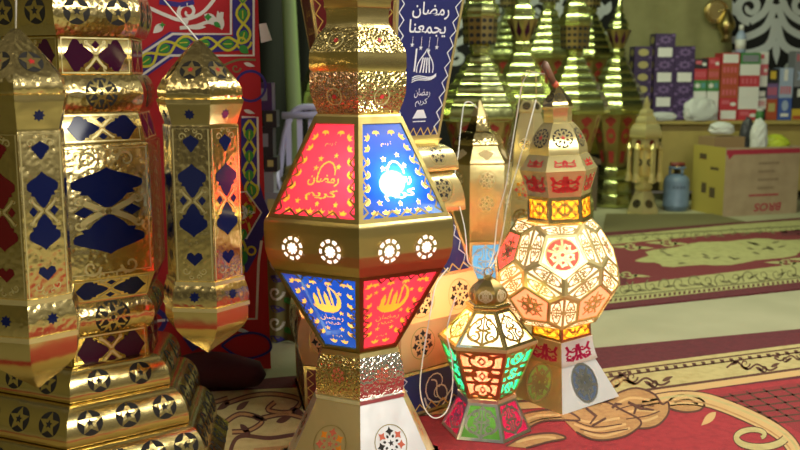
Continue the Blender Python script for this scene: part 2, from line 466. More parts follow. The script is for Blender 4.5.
def tall_motif(w, h, m, small=True):
    """pixel-unit motif centred on 0: two ogees meeting at a crossing with diamonds beside it"""
    a = Art(); a.add(ogee(0, -h * .42, w * .62, h * .36, m)); a.add(ogee(0, h * .42, w * .62, h * .36, m, up=-1))
    for sx in (-1, 1): a.add(dia(sx * w * .42, 0, w * .17, h * .10, m))
    for sx in (-1, 1):
        for sy in (-1, 1):
            a.stroke([(sx * w * .06, 0), (sx * w * .38, sy * h * .15), (sx * w * .5, sy * h * .24)], w * .10, 'brass_pale', 2)
            a.curl(sx * w * .52, sy * h * .22, w * .10, 0, 1, w * .05, 'brass_pale', 2, 8)
    return a
def wide_motif(w, h, m):
    a = Art(); b = tall_motif(h, w, m); return a.add(b, rot=PI / 2)
def emboss_curls(w, h, sy=1):
    a = Art()
    for sx in (-1, 1):
        a.curl(sx * w * .45, 0, w * .22, PI if sx > 0 else 0, sx * 1.1, w * .07, 'brass_pale', 1, 10)
        a.curl(sx * w * .2, -h * .3, w * .14, 0, sx * 1.0, w * .06, 'brass_pale', 1, 10)
    return a
def disc_star(r, dark='hole', gold='brass', chip=None):
    a = Art().circle(0, 0, r, dark, 1, 24); a.star(0, 0, r * 1.0, gold, 2, 5, 0.47)
    return a.star(0, 0, r * .34, chip or dark, 3, 5, 0.45)
def disc_flake(r, dark='hole', gold='brass', n=6):
    a = Art().circle(0, 0, r, dark, 1, 24)
    for k in range(n):
        t = 2 * PI * k / n; c, s = cos(t), sin(t)
        a.stroke([(r * .12 * c, r * .12 * s), (r * c, r * s)], r * .16, gold, 2)
        for sg in (-1, 1):
            t2 = t + sg * .42; a.stroke([(r * .5 * c, r * .5 * s), (r * .86 * cos(t2), r * .86 * sin(t2))], r * .14, gold, 2)
    return a.ring(0, 0, r * .3, r * .12, gold, 2, 12)
def rosette(r, lit='frost', gold='brass_dull', n=9):
    """pierced rosette, gold tracery over a lit opening"""
    a = Art().ring(0, 0, r * 1.0, r * .16, gold, 2, 22)
    for k in range(n):
        t = 2 * PI * k / n
        a.stroke([(r * .5 * cos(t), r * .5 * sin(t)), (r * cos(t), r * sin(t))], [r * .12, r * .26], gold, 2)
        a.stroke([(r * .30 * cos(t), r * .30 * sin(t)), (r * .5 * cos(t), r * .5 * sin(t))], [r * .02, r * .16], gold, 2)
    return a.ring(0, 0, r * .56, r * .22, gold, 3, 18)
def holes_disc(r, m, back=None, seed=1):
    """plain disc with leaf shaped piercings around a star"""
    a = Art().ring(0, 0, r, r * .05, 'brass_dull', 1, 28)
    for k in range(7):
        t = 2 * PI * k / 7 + .3; a.star(r * .64 * cos(t), r * .64 * sin(t), r * .26, m if not back or k % 2 else back, 1, 4, 0.5, t)
    for k in range(7):
        t = 2 * PI * k / 7 + .75; a.leaf(r * .30 * cos(t), r * .30 * sin(t), t, r * .2, r * .15, m, 1)
    return a.star(0, 0, r * .2, m, 1, 5)
def lat_scroll(m, w=.09):
    a = Art(); q = Art()
    q.curl(.5, -.5, .36, PI * .5, 1.25, w, m); q.curl(.48, .45, .36, -PI * .5, -1.25, w, m)
    q.stroke(bez((0, -1), (.1, -.6), (.95, -.75), (.95, 0)) + bez((.95, 0), (.95, .75), (.1, .6), (0, 1))[1:], w, m)
    q.stroke([(0, 0), (.5, -.12), (.5, .12), (0, 0)], w * .8, m)
    for sx in (-1, 1): a.add(q, sx=sx, sy=1)
    return a.stroke([(0, -1), (0, 1)], w * .8, m)
def lat_knot(m, w=.1):
    a = Art()
    for y in (-.62, .05, .68):
        a.stroke([(.62 * cos(2*PI*k/18) * (1 if abs(cos(2*PI*k/18)) > .3 else .8), y + .33 * sin(2*PI*k/18)) for k in range(18)], w, m, 1, True)
        a.stroke([(0, y - .16), (.2, y), (0, y + .16), (-.2, y)], w * .8, m, 1, True)
    for sx in (-1, 1):
        for y in (-.3, .36): a.stroke([(sx * .15, y), (sx * 1.0, y)], w, m)
        for y in (-.95, -.05, .05, .98): a.stroke([(sx * .3, y * .8), (sx * 1.0, y)], w, m)
    return a
def lat_petals(m, w=.07):
    a = Art()
    for cx in (-.5, .5):
        a.stroke([(cx + .5 * cos(2*PI*k/20), .95 * sin(2*PI*k/20)) for k in range(20)], w, m, 1, True)
        for t in (PI/4, 3*PI/4, 5*PI/4, 7*PI/4):
            x, y = cx + .5 * cos(t), .95 * sin(t)
            a.stroke(bez((cx, 0), (cx + .1 * cos(t) , .7 * sin(t)), (x, y), (x, y), 5), w, m); a.stroke(bez((cx, 0), (cx + .45 * cos(t), .15 * sin(t)), (x, y), (x, y), 5), w, m)
    a.stroke([(0, -1), (0, 1)], w, m)
    return a.stroke([(0, -1), (-.5, 0), (0, 1), (.5, 0)], w * .7, m, 1, True)
def lat_script(m, w=.13):
    a = Art(); q = Art()
    q.curl(.35, -.35, .3, 0, 1.1, w, m); q.curl(.7, .35, .32, PI, -1.1, w, m); q.stroke([(.05, -.9), (.15, .2), (.5, .85), (.95, .6)], w, m)
    q.stroke([(.95, -.9), (.75, -.3), (.95, .1)], w, m); q.stroke([(0, .3), (.2, .9)], w, m)
    for sx in (-1, 1): a.add(q, sx=sx, sy=1)
    return a
def lat_star(m, w=.1):
    a = Art()
    for k in range(5):
        t = 2 * PI * k / 5 - PI / 2
        a.stroke([(.5 * cos(t) + .26 * cos(2*PI*j/10) * (1 if j % 2 else .55), .5 * sin(t) + .26 * sin(2*PI*j/10) * (1 if j % 2 else .55)) for j in range(10)], w, m, 1, True)
        a.stroke([(.2 * cos(t + .6), .2 * sin(t + .6)), (.95 * cos(t + .6), .95 * sin(t + .6))], w, m)
    return a.ring(0, 0, .2, w, m, 1, 10)

# ------------------------------------------------------------------ the big tiered lantern on the left
L = Lantern('tiered_lantern', 'huge unlit brass lantern with stepped star-pierced skirts, largest at the left', 'lantern', 84, 225, 2.75, 6, -12, 900)
def body_art(k, hw, ln):
    if k % 2:
        a = Art(); w = hw(ln / 2)
        for i in range(9):
            y = ln * (.08 + .105 * i); a.curl(-w * .15, y, w * .22, 0, 1.1, 2, 'brass_pale', 1, 9); a.curl(w * .2, y + 5, w * .2, PI, -1.1, 2, 'brass_pale', 1, 9); a.leaf(0, y + 6, .5, w * .4, 3, 'brass_pale')
        for x in (-.55, .55, -.9, .9): a.stroke([(w * x, 3), (w * x, ln - 3)], 2, 'brass_pale')
        return a
    a = Art(); w = hw(ln / 2); a.add(tall_motif(w * 1.3, ln * .42, 'blue_glass'), 0, ln * .5)
    a.add(emboss_curls(w, 30), 0, ln * .12); a.add(emboss_curls(w, 30), 0, ln * .92, 1, -1)
    a.stroke([(-w * .93, 4), (w * .93, 4), (w * .93, ln - 4), (-w * .93, ln - 4)], 2, 'brass_pale', 1, True)
    return a
def wide(m, sc=.62):
    def f(k, hw, ln):
        w = hw(ln / 2); a = Art().add(wide_motif(w * 1.5 * sc, ln * .62, m), 0, ln / 2)
        return a.stroke([(-w * .92, 3), (w * .92, 3), (w * .92, ln - 3), (-w * .92, ln - 3)], 1.6, 'brass_pale', 1, True)
    return f
def discs(n, fn, r, spread, at_=.45):
    def f(k, hw, ln):
        a = Art(); w = hw(ln * at_)
        for i in range(n): a.add(fn(r), (i - (n - 1) / 2) * 2 * w * spread / max(n, 1), ln * at_)
        return a
    return f
L.sec('neck', [(-45, 50), (-12, 62)], 'brass')
L.sec('ring', bulge(-12, 70, 38, 72, 9), 'brass_embossed', discs(2, disc_star, 12, .95, .55), 6)
L.sec('collar', [(38, 66), (39, 68), (74, 68), (75, 66)], 'brass', wide('purple_glass', .75))
L.sec('ring', bulge(75, 72, 110, 74, 7), 'brass_embossed', discs(1, disc_flake, 15, .5, .5), 6)
L.sec('shoulder', [(110, 72), (112, 73), (138, 80), (140, 80)], 'brass', wide('blue_glass', .75))
L.sec('body', [(140, 82), (142, 83), (262, 84), (264, 84)], 'brass_embossed', body_art)
L.sec('lower_shoulder', [(264, 85), (266, 84), (287, 74), (288, 74)], 'brass', wide('blue_glass', .75))
L.sec('ring', bulge(288, 74, 318, 75, 8), 'brass_embossed', discs(1, disc_flake, 17, .5, .5), 6)
L.sec('collar', [(318, 74), (319, 72), (350, 73), (352, 73)], 'brass', wide('purple_glass', .8))
L.sec('tier', quarter(344, 78, 371, 98), 'brass', discs(2, disc_star, 11, .85, .52), 6)
L.sec('tier', quarter(373, 94, 405, 119), 'brass', discs(3, disc_star, 12, .95, .52), 6)
L.sec('tier', quarter(407, 114, 441, 138), 'brass', discs(4, disc_star, 12.5, 1.0, .5), 6)
L.sec('skirt', [(440, 135), (496, 152)], 'brass', discs(4, disc_star, 11, 1.0, .5))

# ------------------------------------------------------------------ two hanging pendant lanterns beside it
def pendant(name, label, px, D, phi, dy, k, motif):
    """profile measured on the right-hand one; dy = shift in pixels, k = pixel scale"""
    def q(y):
        if k == 1.0: return y
        S, T = (40, 100, 125, 275, 302, 352), (28, 96, 131, 291, 330, 388)
        for i in range(5):
            if y <= S[i + 1] or i == 4: return T[i] + (T[i+1] - T[i]) * (y - S[i]) / (S[i+1] - S[i])
    P = Lantern(name, label, 'lantern', px, q(200), D, 6, phi, q(352))
    pf = lambda l: [(q(y), r * k) for y, r in l]
    def dome(kk, hw, ln): return Art().add(disc_star(10.5 * k, 'hole', 'brass_dull', 'crimson_chip'), 0, ln * .55)
    def small(kk, hw, ln): return Art().star(0, ln * .5, 5.5 * k, motif, 1, 8, .65)
    def body(kk, hw, ln):
        w = hw(ln / 2); mo = 'red_glass' if (k != 1.0 and kk == 5) else motif; a = Art().add(tall_motif(w * 1.15, ln * .30, mo), 0, ln * .47)
        a.add(ogee(0, ln * .11, w * .4, ln * .055, mo)); a.add(heart(0, ln * .84, w * .42, ln * .05, mo))
        a.add(emboss_curls(w, 20), 0, ln * .07); a.add(emboss_curls(w, 20), 0, ln * .92, 1, -1)
        return a.stroke([(-w * .9, 3), (w * .9, 3), (w * .9, ln - 3), (-w * .9, ln - 3)], 1.5, 'brass_pale', 1, True)
    P.sec('dome', pf([(40, 1), (41, 4), (46, 9), (58, 20), (70, 30), (80, 38), (88, 42.5), (95, 43), (99, 41)]), 'brass_embossed', dome, 5)
    P.sec('rim', pf([(98.5, 44), (102, 44)]), 'brass')
    P.sec('shoulder', pf([(102, 43), (104, 43), (122, 37), (124, 37)]), 'brass', small)
    P.sec('body', pf([(124, 38), (126, 38.5), (274, 38.5), (276, 38)]), 'brass_embossed', body)
    P.sec('rim', pf([(275, 40.5), (278.5, 40.5)]), 'brass_pale')
    P.sec('ring', pf(bulge(278, 40, 300, 43, 2.5, 6)), 'brass_embossed', small, 5)
    P.sec('rim', pf([(299.5, 45), (303, 45)]), 'brass_pale')
    P.sec('bowl', pf([(303, 43.5), (316, 43), (322, 40), (330, 32), (338, 21), (346, 9), (352, 1)]), 'brass', None)
    mb = MB(); z = P.z(q(40)); mb.tube([(0, 0, z), (-.09 if k == 1.0 else .01, -.004, z + .11), (-.10 if k == 1.0 else 0.02, 0, 2.45 - P.z0)], .0022, 'cord_white', 6); mb.build('hanging_cord', P.root)
    return P
C_ = pendant('hanging_lantern', 'brass pendant lantern with blue glass hanging in front of the patterned tent cloth', 203, 2.45, 13, 200, 1.0, 'blue_glass')
A_ = pendant('hanging_lantern', 'brass pendant lantern at the far left edge hanging before the huge tiered one', 27, 2.20, -6, 212, 1.13, 'blue_glass')
mb = MB(); mb.tube([(-1.3, 2.32, 2.45), (0.3, 2.32, 2.45)], .03, 'wood_dark', 10); mb.build('trim_beam')['kind'] = 'structure'
bpy.data.objects['trim_beam'].location = (0, 0, 0)

# ------------------------------------------------------------------ centre lantern, red and blue printed panes
L = Lantern('printed_lantern', 'tall brass lantern with red and blue printed panes and glowing bulb, in the centre', 'lantern', 359, 225, 2.66, 6, 0, 900)
def rr(h): return h / (.866 + h * .5 * L.m / L.D)
def pf(l): return [(y, rr(h)) for y, h in l]
def sprig(m, s=1.0):
    a = Art()
    for t, ln in ((-PI/2, 5.5), (-PI/2 - .85, 5.5), (-PI/2 + .85, 5.5)): a.leaf(0, 0, t, ln * s, 2.6 * s, m)
    return a
ARA1 = '\uFEE5\uFE8E\uFEC0\uFEE3\uFEAD'; ARA2 = '\uFEE2\uFEF3\uFEAE\uFEDB'; ARA3 = '\uFE8E\uFEE8\uFECC\uFEE4\uFEA0\uFEF3'
def zigzag(a, x0, y0, x1, y1, n, h, side, m='brass_frame', w=2.2):
    dx, dy = (x1 - x0) / n, (y1 - y0) / n; d = math.hypot(dx, dy); nx, ny = -dy / d * side * h, dx / d * side * h
    pts = []
    for i in range(n): pts += [(x0 + dx * i, y0 + dy * i), (x0 + dx * (i + .5) + nx, y0 + dy * (i + .5) + ny)]
    a.stroke(pts + [(x1, y1)], w, m, 3)
    return a
def pane_art(top):
    def f(k, hw, s0, s1):
        red = (k % 2 == 1) if top else (k % 2 == 0); m = 'print_orange' if red else 'print_yellow'
        a = Art(); ln = s1 - s0; Y = lambda t: s0 + ln * t
        if top:
            a.text(ARA1, 1, Y(.60), 13, m, w=34, bold=.02); a.text(ARA2, 2, Y(.765), 11, m, w=34, bold=.02)
            a.stroke([(3 + 9 * cos(t), Y(.55) + 13 * sin(t)) for t in [PI + PI * i / 10 for i in range(11)]], 1.6, m)
            for x, y in ((-7, .38), (9, .34), (-10, .48), (14, .46), (-22, .84), (20, .86), (0, .86)): a.star(x, Y(y), 3.4, m)
            a.text(ARA2, 0, Y(.22), 5, m, w=12)
            rows = (.16, .28, .42, .56, .70, .84)
        else:
            cx = -1
            a.poly([(cx + 18 * cos(t), Y(.31) + 18 * sin(t)) for t in [-1.25 + 3.75 * i / 18 for i in range(19)]] +
                   [(cx - 2.2 + 16.3 * cos(t), Y(.31) - 2.4 + 16.3 * sin(t)) for t in [2.5 - 3.7 * i / 18 for i in range(19)]], m)
            for x, h, w in ((-10, 10, 5), (-4, 20, 2.8), (2.5, 12, 5), (8, 22, 2.4)):
                y = Y(.42); a.poly([(cx + x - w / 2, y), (cx + x - w / 2, y - h), (cx + x, y - h - w * 1.3), (cx + x + w / 2, y - h), (cx + x + w / 2, y)], m)
            a.poly([(cx - 14, Y(.40)), (cx + 10, Y(.40)), (cx + 6, Y(.47)), (cx - 8, Y(.47))], m)
            a.text(ARA1, 0, Y(.58), 8, m, w=26); a.text(ARA2, 0, Y(.66), 5, m, w=18)
            for x, y in ((-22, .2), (18, .22), (-15, .16), (13, .5), (-8, .74), (8, .74)): a.star(x, Y(y), 3.2, m)
            a.text(ARA2, 0, Y(.85), 4, m, w=12)
            rows = (.12, .26, .40, .54, .68, .82)
        for t in rows:
            for sx in (-1, 1):
                a.add(sprig(m, 1.05), sx * (hw(Y(t)) - 8), Y(t), rot=sx * .9)
        yy = .93; w = hw(Y(yy)); n = max(2, int(w / 7)) if top else 2
        for i in range(n): a.add(sprig(m, 1.0), (i - (n - 1) / 2) * 2 * (w - 7) / n, Y(.965 if top else .95))
        yy = .07; w = hw(Y(yy)); n = 2 if top else max(2, int(w / 8))
        for i in range(n): a.add(sprig(m, 1.0), (i - (n - 1) / 2) * 2 * (w - 6) / n, Y(.07), rot=PI)
        inner = -1 if k == 0 else 1
        for sx in (-1, 1):
            lo, hi = ((.34, .98) if top else (.40, .86)); zigzag(a, sx * hw(Y(lo)), Y(lo), sx * hw(Y(hi)), Y(hi), 5, 5.5, sx)
        if top: zigzag(a, -hw(s1) * .8, s1, hw(s1) * .62, s1, 4, 6, -1)
        else: zigzag(a, -hw(s0) * .62, s0, hw(s0) * .7, s0, 5, 6, 1)
        return a
    return f
L.sec('finial', pf([(-75, 4), (-60, 12), (-40, 14), (-20, 28), (-6, 30)]), 'brass')
L.sec('band', pf([(-6, 33), (2, 33), (4, 32), (9, 32.5), (10, 30)]), 'brass_dull')
L.sec('neck', pf([(9, 31), (16, 30), (24, 30), (29, 32)]), 'brass')
def knob(k, hw, ln):
    return Art().circle(0, ln * .55, 2.2, 'crimson_chip', 2, 10).ring(0, ln * .55, 8, 1.2, 'brass_pale', 1, 16)
L.sec('upper_bowl', pf([(29, 33), (32, 35), (38, 40), (46, 44), (53, 47)]), 'brass_filigree', knob, 5, caps=False)
L.sec('bowl_band', pf([(53, 47), (57, 47.5), (68, 47.5), (72, 46)]), 'brass')
L.sec('lower_bowl', pf([(72, 47), (80, 47.5), (92, 47), (102, 44), (109, 41), (114, 39)]), ['brass_filigree', 'copper_filigree'], knob, 5)
L.sec('rim', pf([(113, 41), (116, 42.5)]), 'brass_dull')
L.frame(115, rr(43), 209, rr(91), 4.5, 'brass_frame', ['pane_blue', 'pane_red'], pane_art(True), name='upper_frame', pane='printed_pane', wt=7, wb=4, ras=(0, 5), plabel=['blue printed pane', 'red printed pane'])
# ring with pierced, lit rosettes: real openings in the sheet
def pierced_ring(L, name, pfx, m, holes, art, step=1.6, back='frost'):
    pr = L.prof(pfx); mb = MB(); fb = MB()
    for k in range(L.n):
        mp, hw, ln = L.facet(k, pr); nv = int(ln / step); mpb, _, _ = L.facet(k, pr, inset=.003)
        hs = holes(k, hw, ln); grid = []
        for j in range(nv + 1):
            q = ln * j / nv; w = hw(q); nu = int(2 * hw(ln / 2) / step)
            grid.append([mb.vert(mp(-w + 2 * w * i / nu, q)) for i in range(nu + 1)])
        for j in range(nv):
            q = ln * (j + .5) / nv; w = hw(q)
            for i in range(nu):
                u = -w + 2 * w * (i + .5) / nu
                if any((u - a) ** 2 + (q - b) ** 2 < r * r for a, b, r in hs): continue
                mb.face((grid[j][i], grid[j+1][i], grid[j+1][i+1], grid[j][i+1]), m, True)
        for a, b, r in hs:
            stamp(fb, Art().circle(a, b, r * 1.15, back, 0, 20), mpb, 5)
            stamp(mb, Art().add(art(r), a, b), mp, 4)
    o = mb.build(name, L.root); fb.build('frosted_backing', o); return o
pierced_ring(L, 'ring', pf([(209, 92), (212, 94.5), (221, 95), (239, 94), (249, 91), (256, 87), (259, 85)]), 'brass_dull',
             lambda k, hw, ln: [(-20, ln * .52, 12.5), (21, ln * .52, 12.5)], lambda r: rosette(r))
L.frame(259, rr(85.5), 342, rr(37), 4.5, 'brass_frame', ['pane_red', 'pane_blue'], pane_art(False), name='lower_frame', pane='printed_pane', wt=4, wb=5, ras=(0, 5), plabel=['red printed pane', 'blue printed pane'])
L.sec('rim', pf([(342, 38), (346, 40)]), 'brass_dull')
L.sec('hammered_collar', pf(bulge(346, 39.5, 386, 43, 4, 8)), ['silver_hammered', 'brass_filigree'], lambda k, hw, ln: Art().add(holes_disc(9, 'red_tape'), 0, ln * .45), 4)
L.sec('rim', pf([(385, 46), (389, 45)]), 'silver')
def foot_art(k, hw, ln): return Art().add(holes_disc(18, 'hole', 'red_tape') if k % 2 == 0 else holes_disc(18, 'red_tape', 'print_orange'), 0, ln * .46)
L.sec('foot', pf([(389, 44), (470, 84)]), ['white_metal', 'brass_satin'], foot_art)
L.sec('base', pf([(470, 85), (490, 89)]), ['silver', 'brass'])
L.bulb(178, .034, .095, -.135); L.light(178, 2.2, (1, .98, .95), .03, .118, -.168)
L.light(185, 1.7, (1, .9, .75), .04, -.03, 0.02); L.light(240, 1.5, (1, .9, .75), .04); L.light(305, 1.0, (1, .88, .7), .03)

# ------------------------------------------------------------------ lantern with vase-shaped head, behind the centre one
L = Lantern('vase_head_lantern', 'navy and maroon boarded lantern standing behind the central red and blue one', 'lantern', 381, 225, 3.36, 6, 10, 900)
def board(kind):
    def f(k, hw, s0, s1):
        a = Art(); ln = s1 - s0; Y = lambda t: s0 + ln * t; m = 'print_white' if k in (0, 1) else 'print_gold'
        for sx in (-1, 1):
            n = max(4, int(ln / 13)); zigzag(a, sx * (hw(s0) - .5), s0, sx * (hw(s1) - .5), s1, n, 6, sx, m, 1.3)
        zigzag(a, -hw(s1), s1, hw(s1), s1, 6, 7, -1, 'print_gold', 1.6)
        if kind == 'vase':
            a.text(ARA1, 2, Y(.315), 15, m, w=46, bold=.01); a.text(ARA3, 0, Y(.41), 15, m, w=46, bold=.01)
            for i, x in enumerate((-17, -6, 4, 14)):
                d = (.50, .515, .53, .51)[i]; a.stroke([(x, Y(.455)), (x, Y(d))], .5, m); a.star(x, Y(d), 2.6, m)
            x, y = 2, Y(.65)
            a.stroke(bez((x - 10, y), (x - 12, y - 12), (x - 3, y - 14), (x, y - 22)) + bez((x, y - 22), (x + 3, y - 14), (x + 12, y - 12), (x + 10, y))[1:], 1.2, m)
            for d in (-6, -2, 2, 6): a.stroke([(x + d, y), (x + d * .6, y - 14)], 1.6, m)
            a.stroke([(x - 13, y - 1), (x - 13, y - 22)], 2, m)
            for j in range(3): a.stroke(bez((x - 15, y + 5 + j * 2), (x - 5, y - 1 + j * 2), (x + 5, y + 9 + j), (x + 15, y + 1 + j)), 1, m)
            y = Y(.88); a.text(ARA1, 2, y - 20, 9, m, w=20); a.text(ARA2, 2, y - 11, 8, m, w=15)
            a.poly([(x - 9, y + 4), (x - 4, y - 4), (x + 4, y - 4), (x + 9, y + 4)], m); a.stroke([(x - 8, y + 7), (x + 8, y + 7)], 1, m)
        else:
            a.curl(0, Y(.4), hw(Y(.4)) * .5, 0, 1.2, 2, m); a.curl(2, Y(.68), hw(Y(.6)) * .4, PI, -1.2, 2, m)
            a.stroke(bez((-8, Y(.25)), (8, Y(.3)), (-8, Y(.6)), (6, Y(.85))), 1.6, m)
        return a
    return f
BP = ['navy_board', 'navy_board', 'maroon_board', 'maroon_board', 'maroon_board', 'maroon_board']
L.frame(-45, 92, 137, 60, 3, 'brass_pale', BP, board('vase'), name='head_frame', pane='printed_board', wb=4, depth=1.5)
L.sec('rim', [(137, 63), (143, 58)], 'brass_pale')
def leafy(r): return holes_disc(r, 'hole')
L.sec('tier', quarter(143, 62, 166, 80), 'brass_pale', discs(2, leafy, 10, .8, .45), 5)
L.sec('tier', quarter(168, 68, 205, 87), 'brass_pale', discs(2, leafy, 12, .8, .45), 5)
L.frame(206, 74, 264, 96, 3, 'brass_pale', BP, board('low'), name='middle_frame', pane='printed_board', depth=1.5)
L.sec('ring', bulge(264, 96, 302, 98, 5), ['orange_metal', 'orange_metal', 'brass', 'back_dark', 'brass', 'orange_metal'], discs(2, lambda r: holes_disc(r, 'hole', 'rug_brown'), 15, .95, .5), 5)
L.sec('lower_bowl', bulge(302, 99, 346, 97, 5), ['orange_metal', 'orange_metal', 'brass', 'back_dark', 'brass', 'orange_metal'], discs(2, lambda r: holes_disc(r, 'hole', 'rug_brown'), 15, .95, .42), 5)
L.frame(347, 97, 392, 96, 3, 'brass_pale', BP, board('low'), name='base_frame', pane='printed_board', depth=1.5)
L.sec('foot', [(392, 96), (414, 98)], ['orange_metal', 'orange_metal', 'brass', 'brass', 'brass', 'orange_metal'])
L.light(285, 7, (1, .72, .45), .05)

# ------------------------------------------------------------------ big lit lantern with the many-sided globe (right of centre)
L = Lantern('globe_lantern', 'tall glowing lantern with a many-sided latticed globe on a white metal foot', 'lantern', 557, 225, 3.28, 6, -18, 900)
L.root.location.x = at(562, 405, 3.28).x; L.root.rotation_euler.y = -R(2.4)
def lit(art, m='brass', w=.09):
    return lambda k, hw, s0, s1: warp(art(m, w), hw, s0, s1)
def unit(art, m, w=.1, y0=.1, y1=.9, sx=.8):
    return lambda k, hw, ln: warp(art(m, w), lambda q: hw(q) * sx, ln * y0, ln * y1)
mb = MB(); z0, z1 = L.z(86), L.z(66)
mb.tube([(0, 0, z0), (-.012, 0, z0 + .012)], .012, 'red_tape', 10); mb.tube([(-.012, 0, z0 + .012), (-.045, -.01, z1 + .01), (-.05, -.01, z1 + .012)], [.011, .014, .010], 'brown_plastic', 10)
mb.build('bulb_holder', L.root)
L.sec('cap', [(85, 2), (89, 5), (94, 9), (99, 13), (104, 15), (106, 15)], 'brass', lambda k, hw, ln: Art().add(disc_flake(5), 0, ln * .6))
L.sec('neck', [(106, 16), (108, 16), (109, 14), (122, 14)], 'brass_pale')
L.sec('upper_bulb', bulge(122, 15, 153, 29, 4), 'brass_pale', lambda k, hw, ln: Art().add(disc_flake(10, 'hole', 'brass_pale', 7), 0, ln * .5).star(0, ln * .5, 3, 'crimson_chip', 3), 4)
def red_band(k, hw, ln): return warp(lat_script('crimson_chip', .2), lambda q: hw(q) * .62, ln * .3, ln * .8)
L.sec('shoulder', [(153, 29.5), (155, 31), (168, 38.5)], 'brass_pale', red_band)
L.sec('lower_shoulder', [(168, 39), (194, 31)], 'brass_pale', unit(lat_script, 'crimson_chip', .26, .16, .84, .78))
L.frame(194, 31.5, 218, 32, 3, 'brass', ['amber_pane'], lit(lat_petals, 'brass_dull', .10), name='amber_frame', pane='amber_panel')
L.sec('rim', [(218, 33), (220, 33)], 'brass')
L.light(206, .7, (1, .8, .5), .02)
# the globe
def globe(L, yc, rad_px):
    zc = L.z(yc); rad = rad_px * L.m; dirs = []
    az0 = L.phi + R(30) + R(-4)
    lat = math.atan(.5)
    V = lambda a, e: Vector((sin(a) * cos(e), -cos(a) * cos(e), sin(e)))
    faces = [(Vector((0, 0, 1)), V(az0 + PI / 5, 0))] + [(V(az0 + 2*PI*k/5, lat), V(az0 + 2*PI*k/5, lat - PI/2)) for k in range(5)] + \
            [(V(az0 + PI/5 + 2*PI*k/5, -lat), V(az0 + PI/5 + 2*PI*k/5, -lat + PI/2)) for k in range(5)] + [(Vector((0, 0, -1)), V(az0, 0))]
    fr = MB(); out = Vector((-.016, 0, zc)); m = L.m
    for fi, (n, d) in enumerate(faces):
        if abs(n.z) > .95: continue
        e = n.cross(d); sp = lambda rr, h: [n * h + (d * cos(2*PI*k/5) + e * sin(2*PI*k/5)) * rr for k in range(5)]
        outer, inner = sp(rad * .607, rad * .795), sp(rad * .375, rad * .885); low = n.z < 0
        front = not low and fi == 1
        cells = [(inner, 5)] + [([inner[k], outer[k], outer[(k+1) % 5], inner[(k+1) % 5]], 4) for k in range(5)]
        for ci, (vs, N) in enumerate(cells):
            c = sum(vs, Vector()) / N; nn = (vs[1] - vs[0]).cross(vs[2] - vs[0]).normalized()
            if nn.dot(c) < 0: nn = -nn
            kk = .87 if N == 5 else .80
            inn = [c + (v - c) * kk for v in vs]; dep = [v - nn * .004 for v in inn]
            for i in range(N):
                j = (i + 1) % N
                fr.poly([vs[i] + out, vs[j] + out, inn[j] + out, inn[i] + out], 'brass_pale'); fr.poly([inn[i] + out, inn[j] + out, dep[j] + out, dep[i] + out], 'brass_pale')
            ex = Vector((0, 0, 1)).cross(nn).normalized(); ey = nn.cross(ex)
            def mp(x, y, l=0): return c - nn * .0028 + ex * x * m + ey * y * m + nn * .0006 * l + out
            pts = [((v - c).dot(ex) / m, (v - c).dot(ey) / m) for v in inn]
            q = max(math.hypot(*p) for p in pts); pb = MB(); a = Art()
            if N == 5:
                pm = 'coral_pane' if low else ('cream_pane' if front else ('cream_pane', 'cream_pane', 'cream_pane', 'rose_pane', 'rose_pane', 'rose_pane')[fi])
                pb.poly([mp(*p) for p in pts], pm)
                if front:
                    a.circle(0, 0, q * .76, 'rose_pane', 1, 24); a.ring(0, 0, q * .76, q * .07, 'brass_pale', 3, 24)
                elif not low: a.star(0, 0, q * .3, 'crimson_chip', 1, 5)
                a.add(lat_star('brass_pale', .15), 0, 0, q * .74, l=1)
            else:
                side = abs((vs[1] - vs[2]).normalized().z) > .9
                pm = 'amber_pane' if low and side else 'cream_pane'
                pb.poly([mp(*p) for p in pts], pm); P = [Vector(p) for p in pts]
                for pp, mm, l in lat_scroll('brass_pale', .19).items:
                    a.items.append(([tuple((P[0] * (1 - x) + P[3] * (1 + x)) / 2 * (1 - (y + 1) / 2) + (P[1] * (1 - x) + P[2] * (1 + x)) / 2 * ((y + 1) / 2)) for x, y in pp], mm, l))
            stamp(pb, a, mp); pb.build('globe_panel', L.root)
    fr.build('globe_frame', L.root)
globe(L, 270, 65)
L.light(262, 2.9, (1, .92, .78), .05)
S4 = dict(n=4, phi=L.phi + R(18))
L.frame(312, 29, 335, 30, 3, 'brass', ['amber_pane'], lit(lat_petals, 'brass_dull', .1), name='amber_frame', pane='amber_panel', **S4)
L.sec('collar', [(335, 31), (337, 31), (344, 32), (352, 34), (357, 36), (358, 34)], ['white_metal', 'white_metal', 'brass_satin', 'brass_satin'], unit(lat_script, 'magenta_pane', .22, .15, .85, .75), 5, **S4)
def wfoot(k, hw, ln):
    g = 'silver' if k == 0 else 'brass_pale'; d = 'gas_ring' if k == 0 else 'green_pale_pane'
    a = Art().circle(0, 0, 17, d, 1, 26); a.ring(0, 0, 17, 2, g, 2, 26); a.add(lat_star(g, .16), 0, 0, 16.5, l=1); a.add(lat_star(g, .1), 0, 0, 10, l=1, rot=.6)
    b = Art().add(a, 0, ln * .48, .95, 1.12); return b
L.sec('foot', [(357, 33), (410, 57)], ['white_metal', 'white_metal', 'brass_satin', 'brass_satin'], wfoot, **S4)
L.light(322, .6, (1, .75, .45), .02)

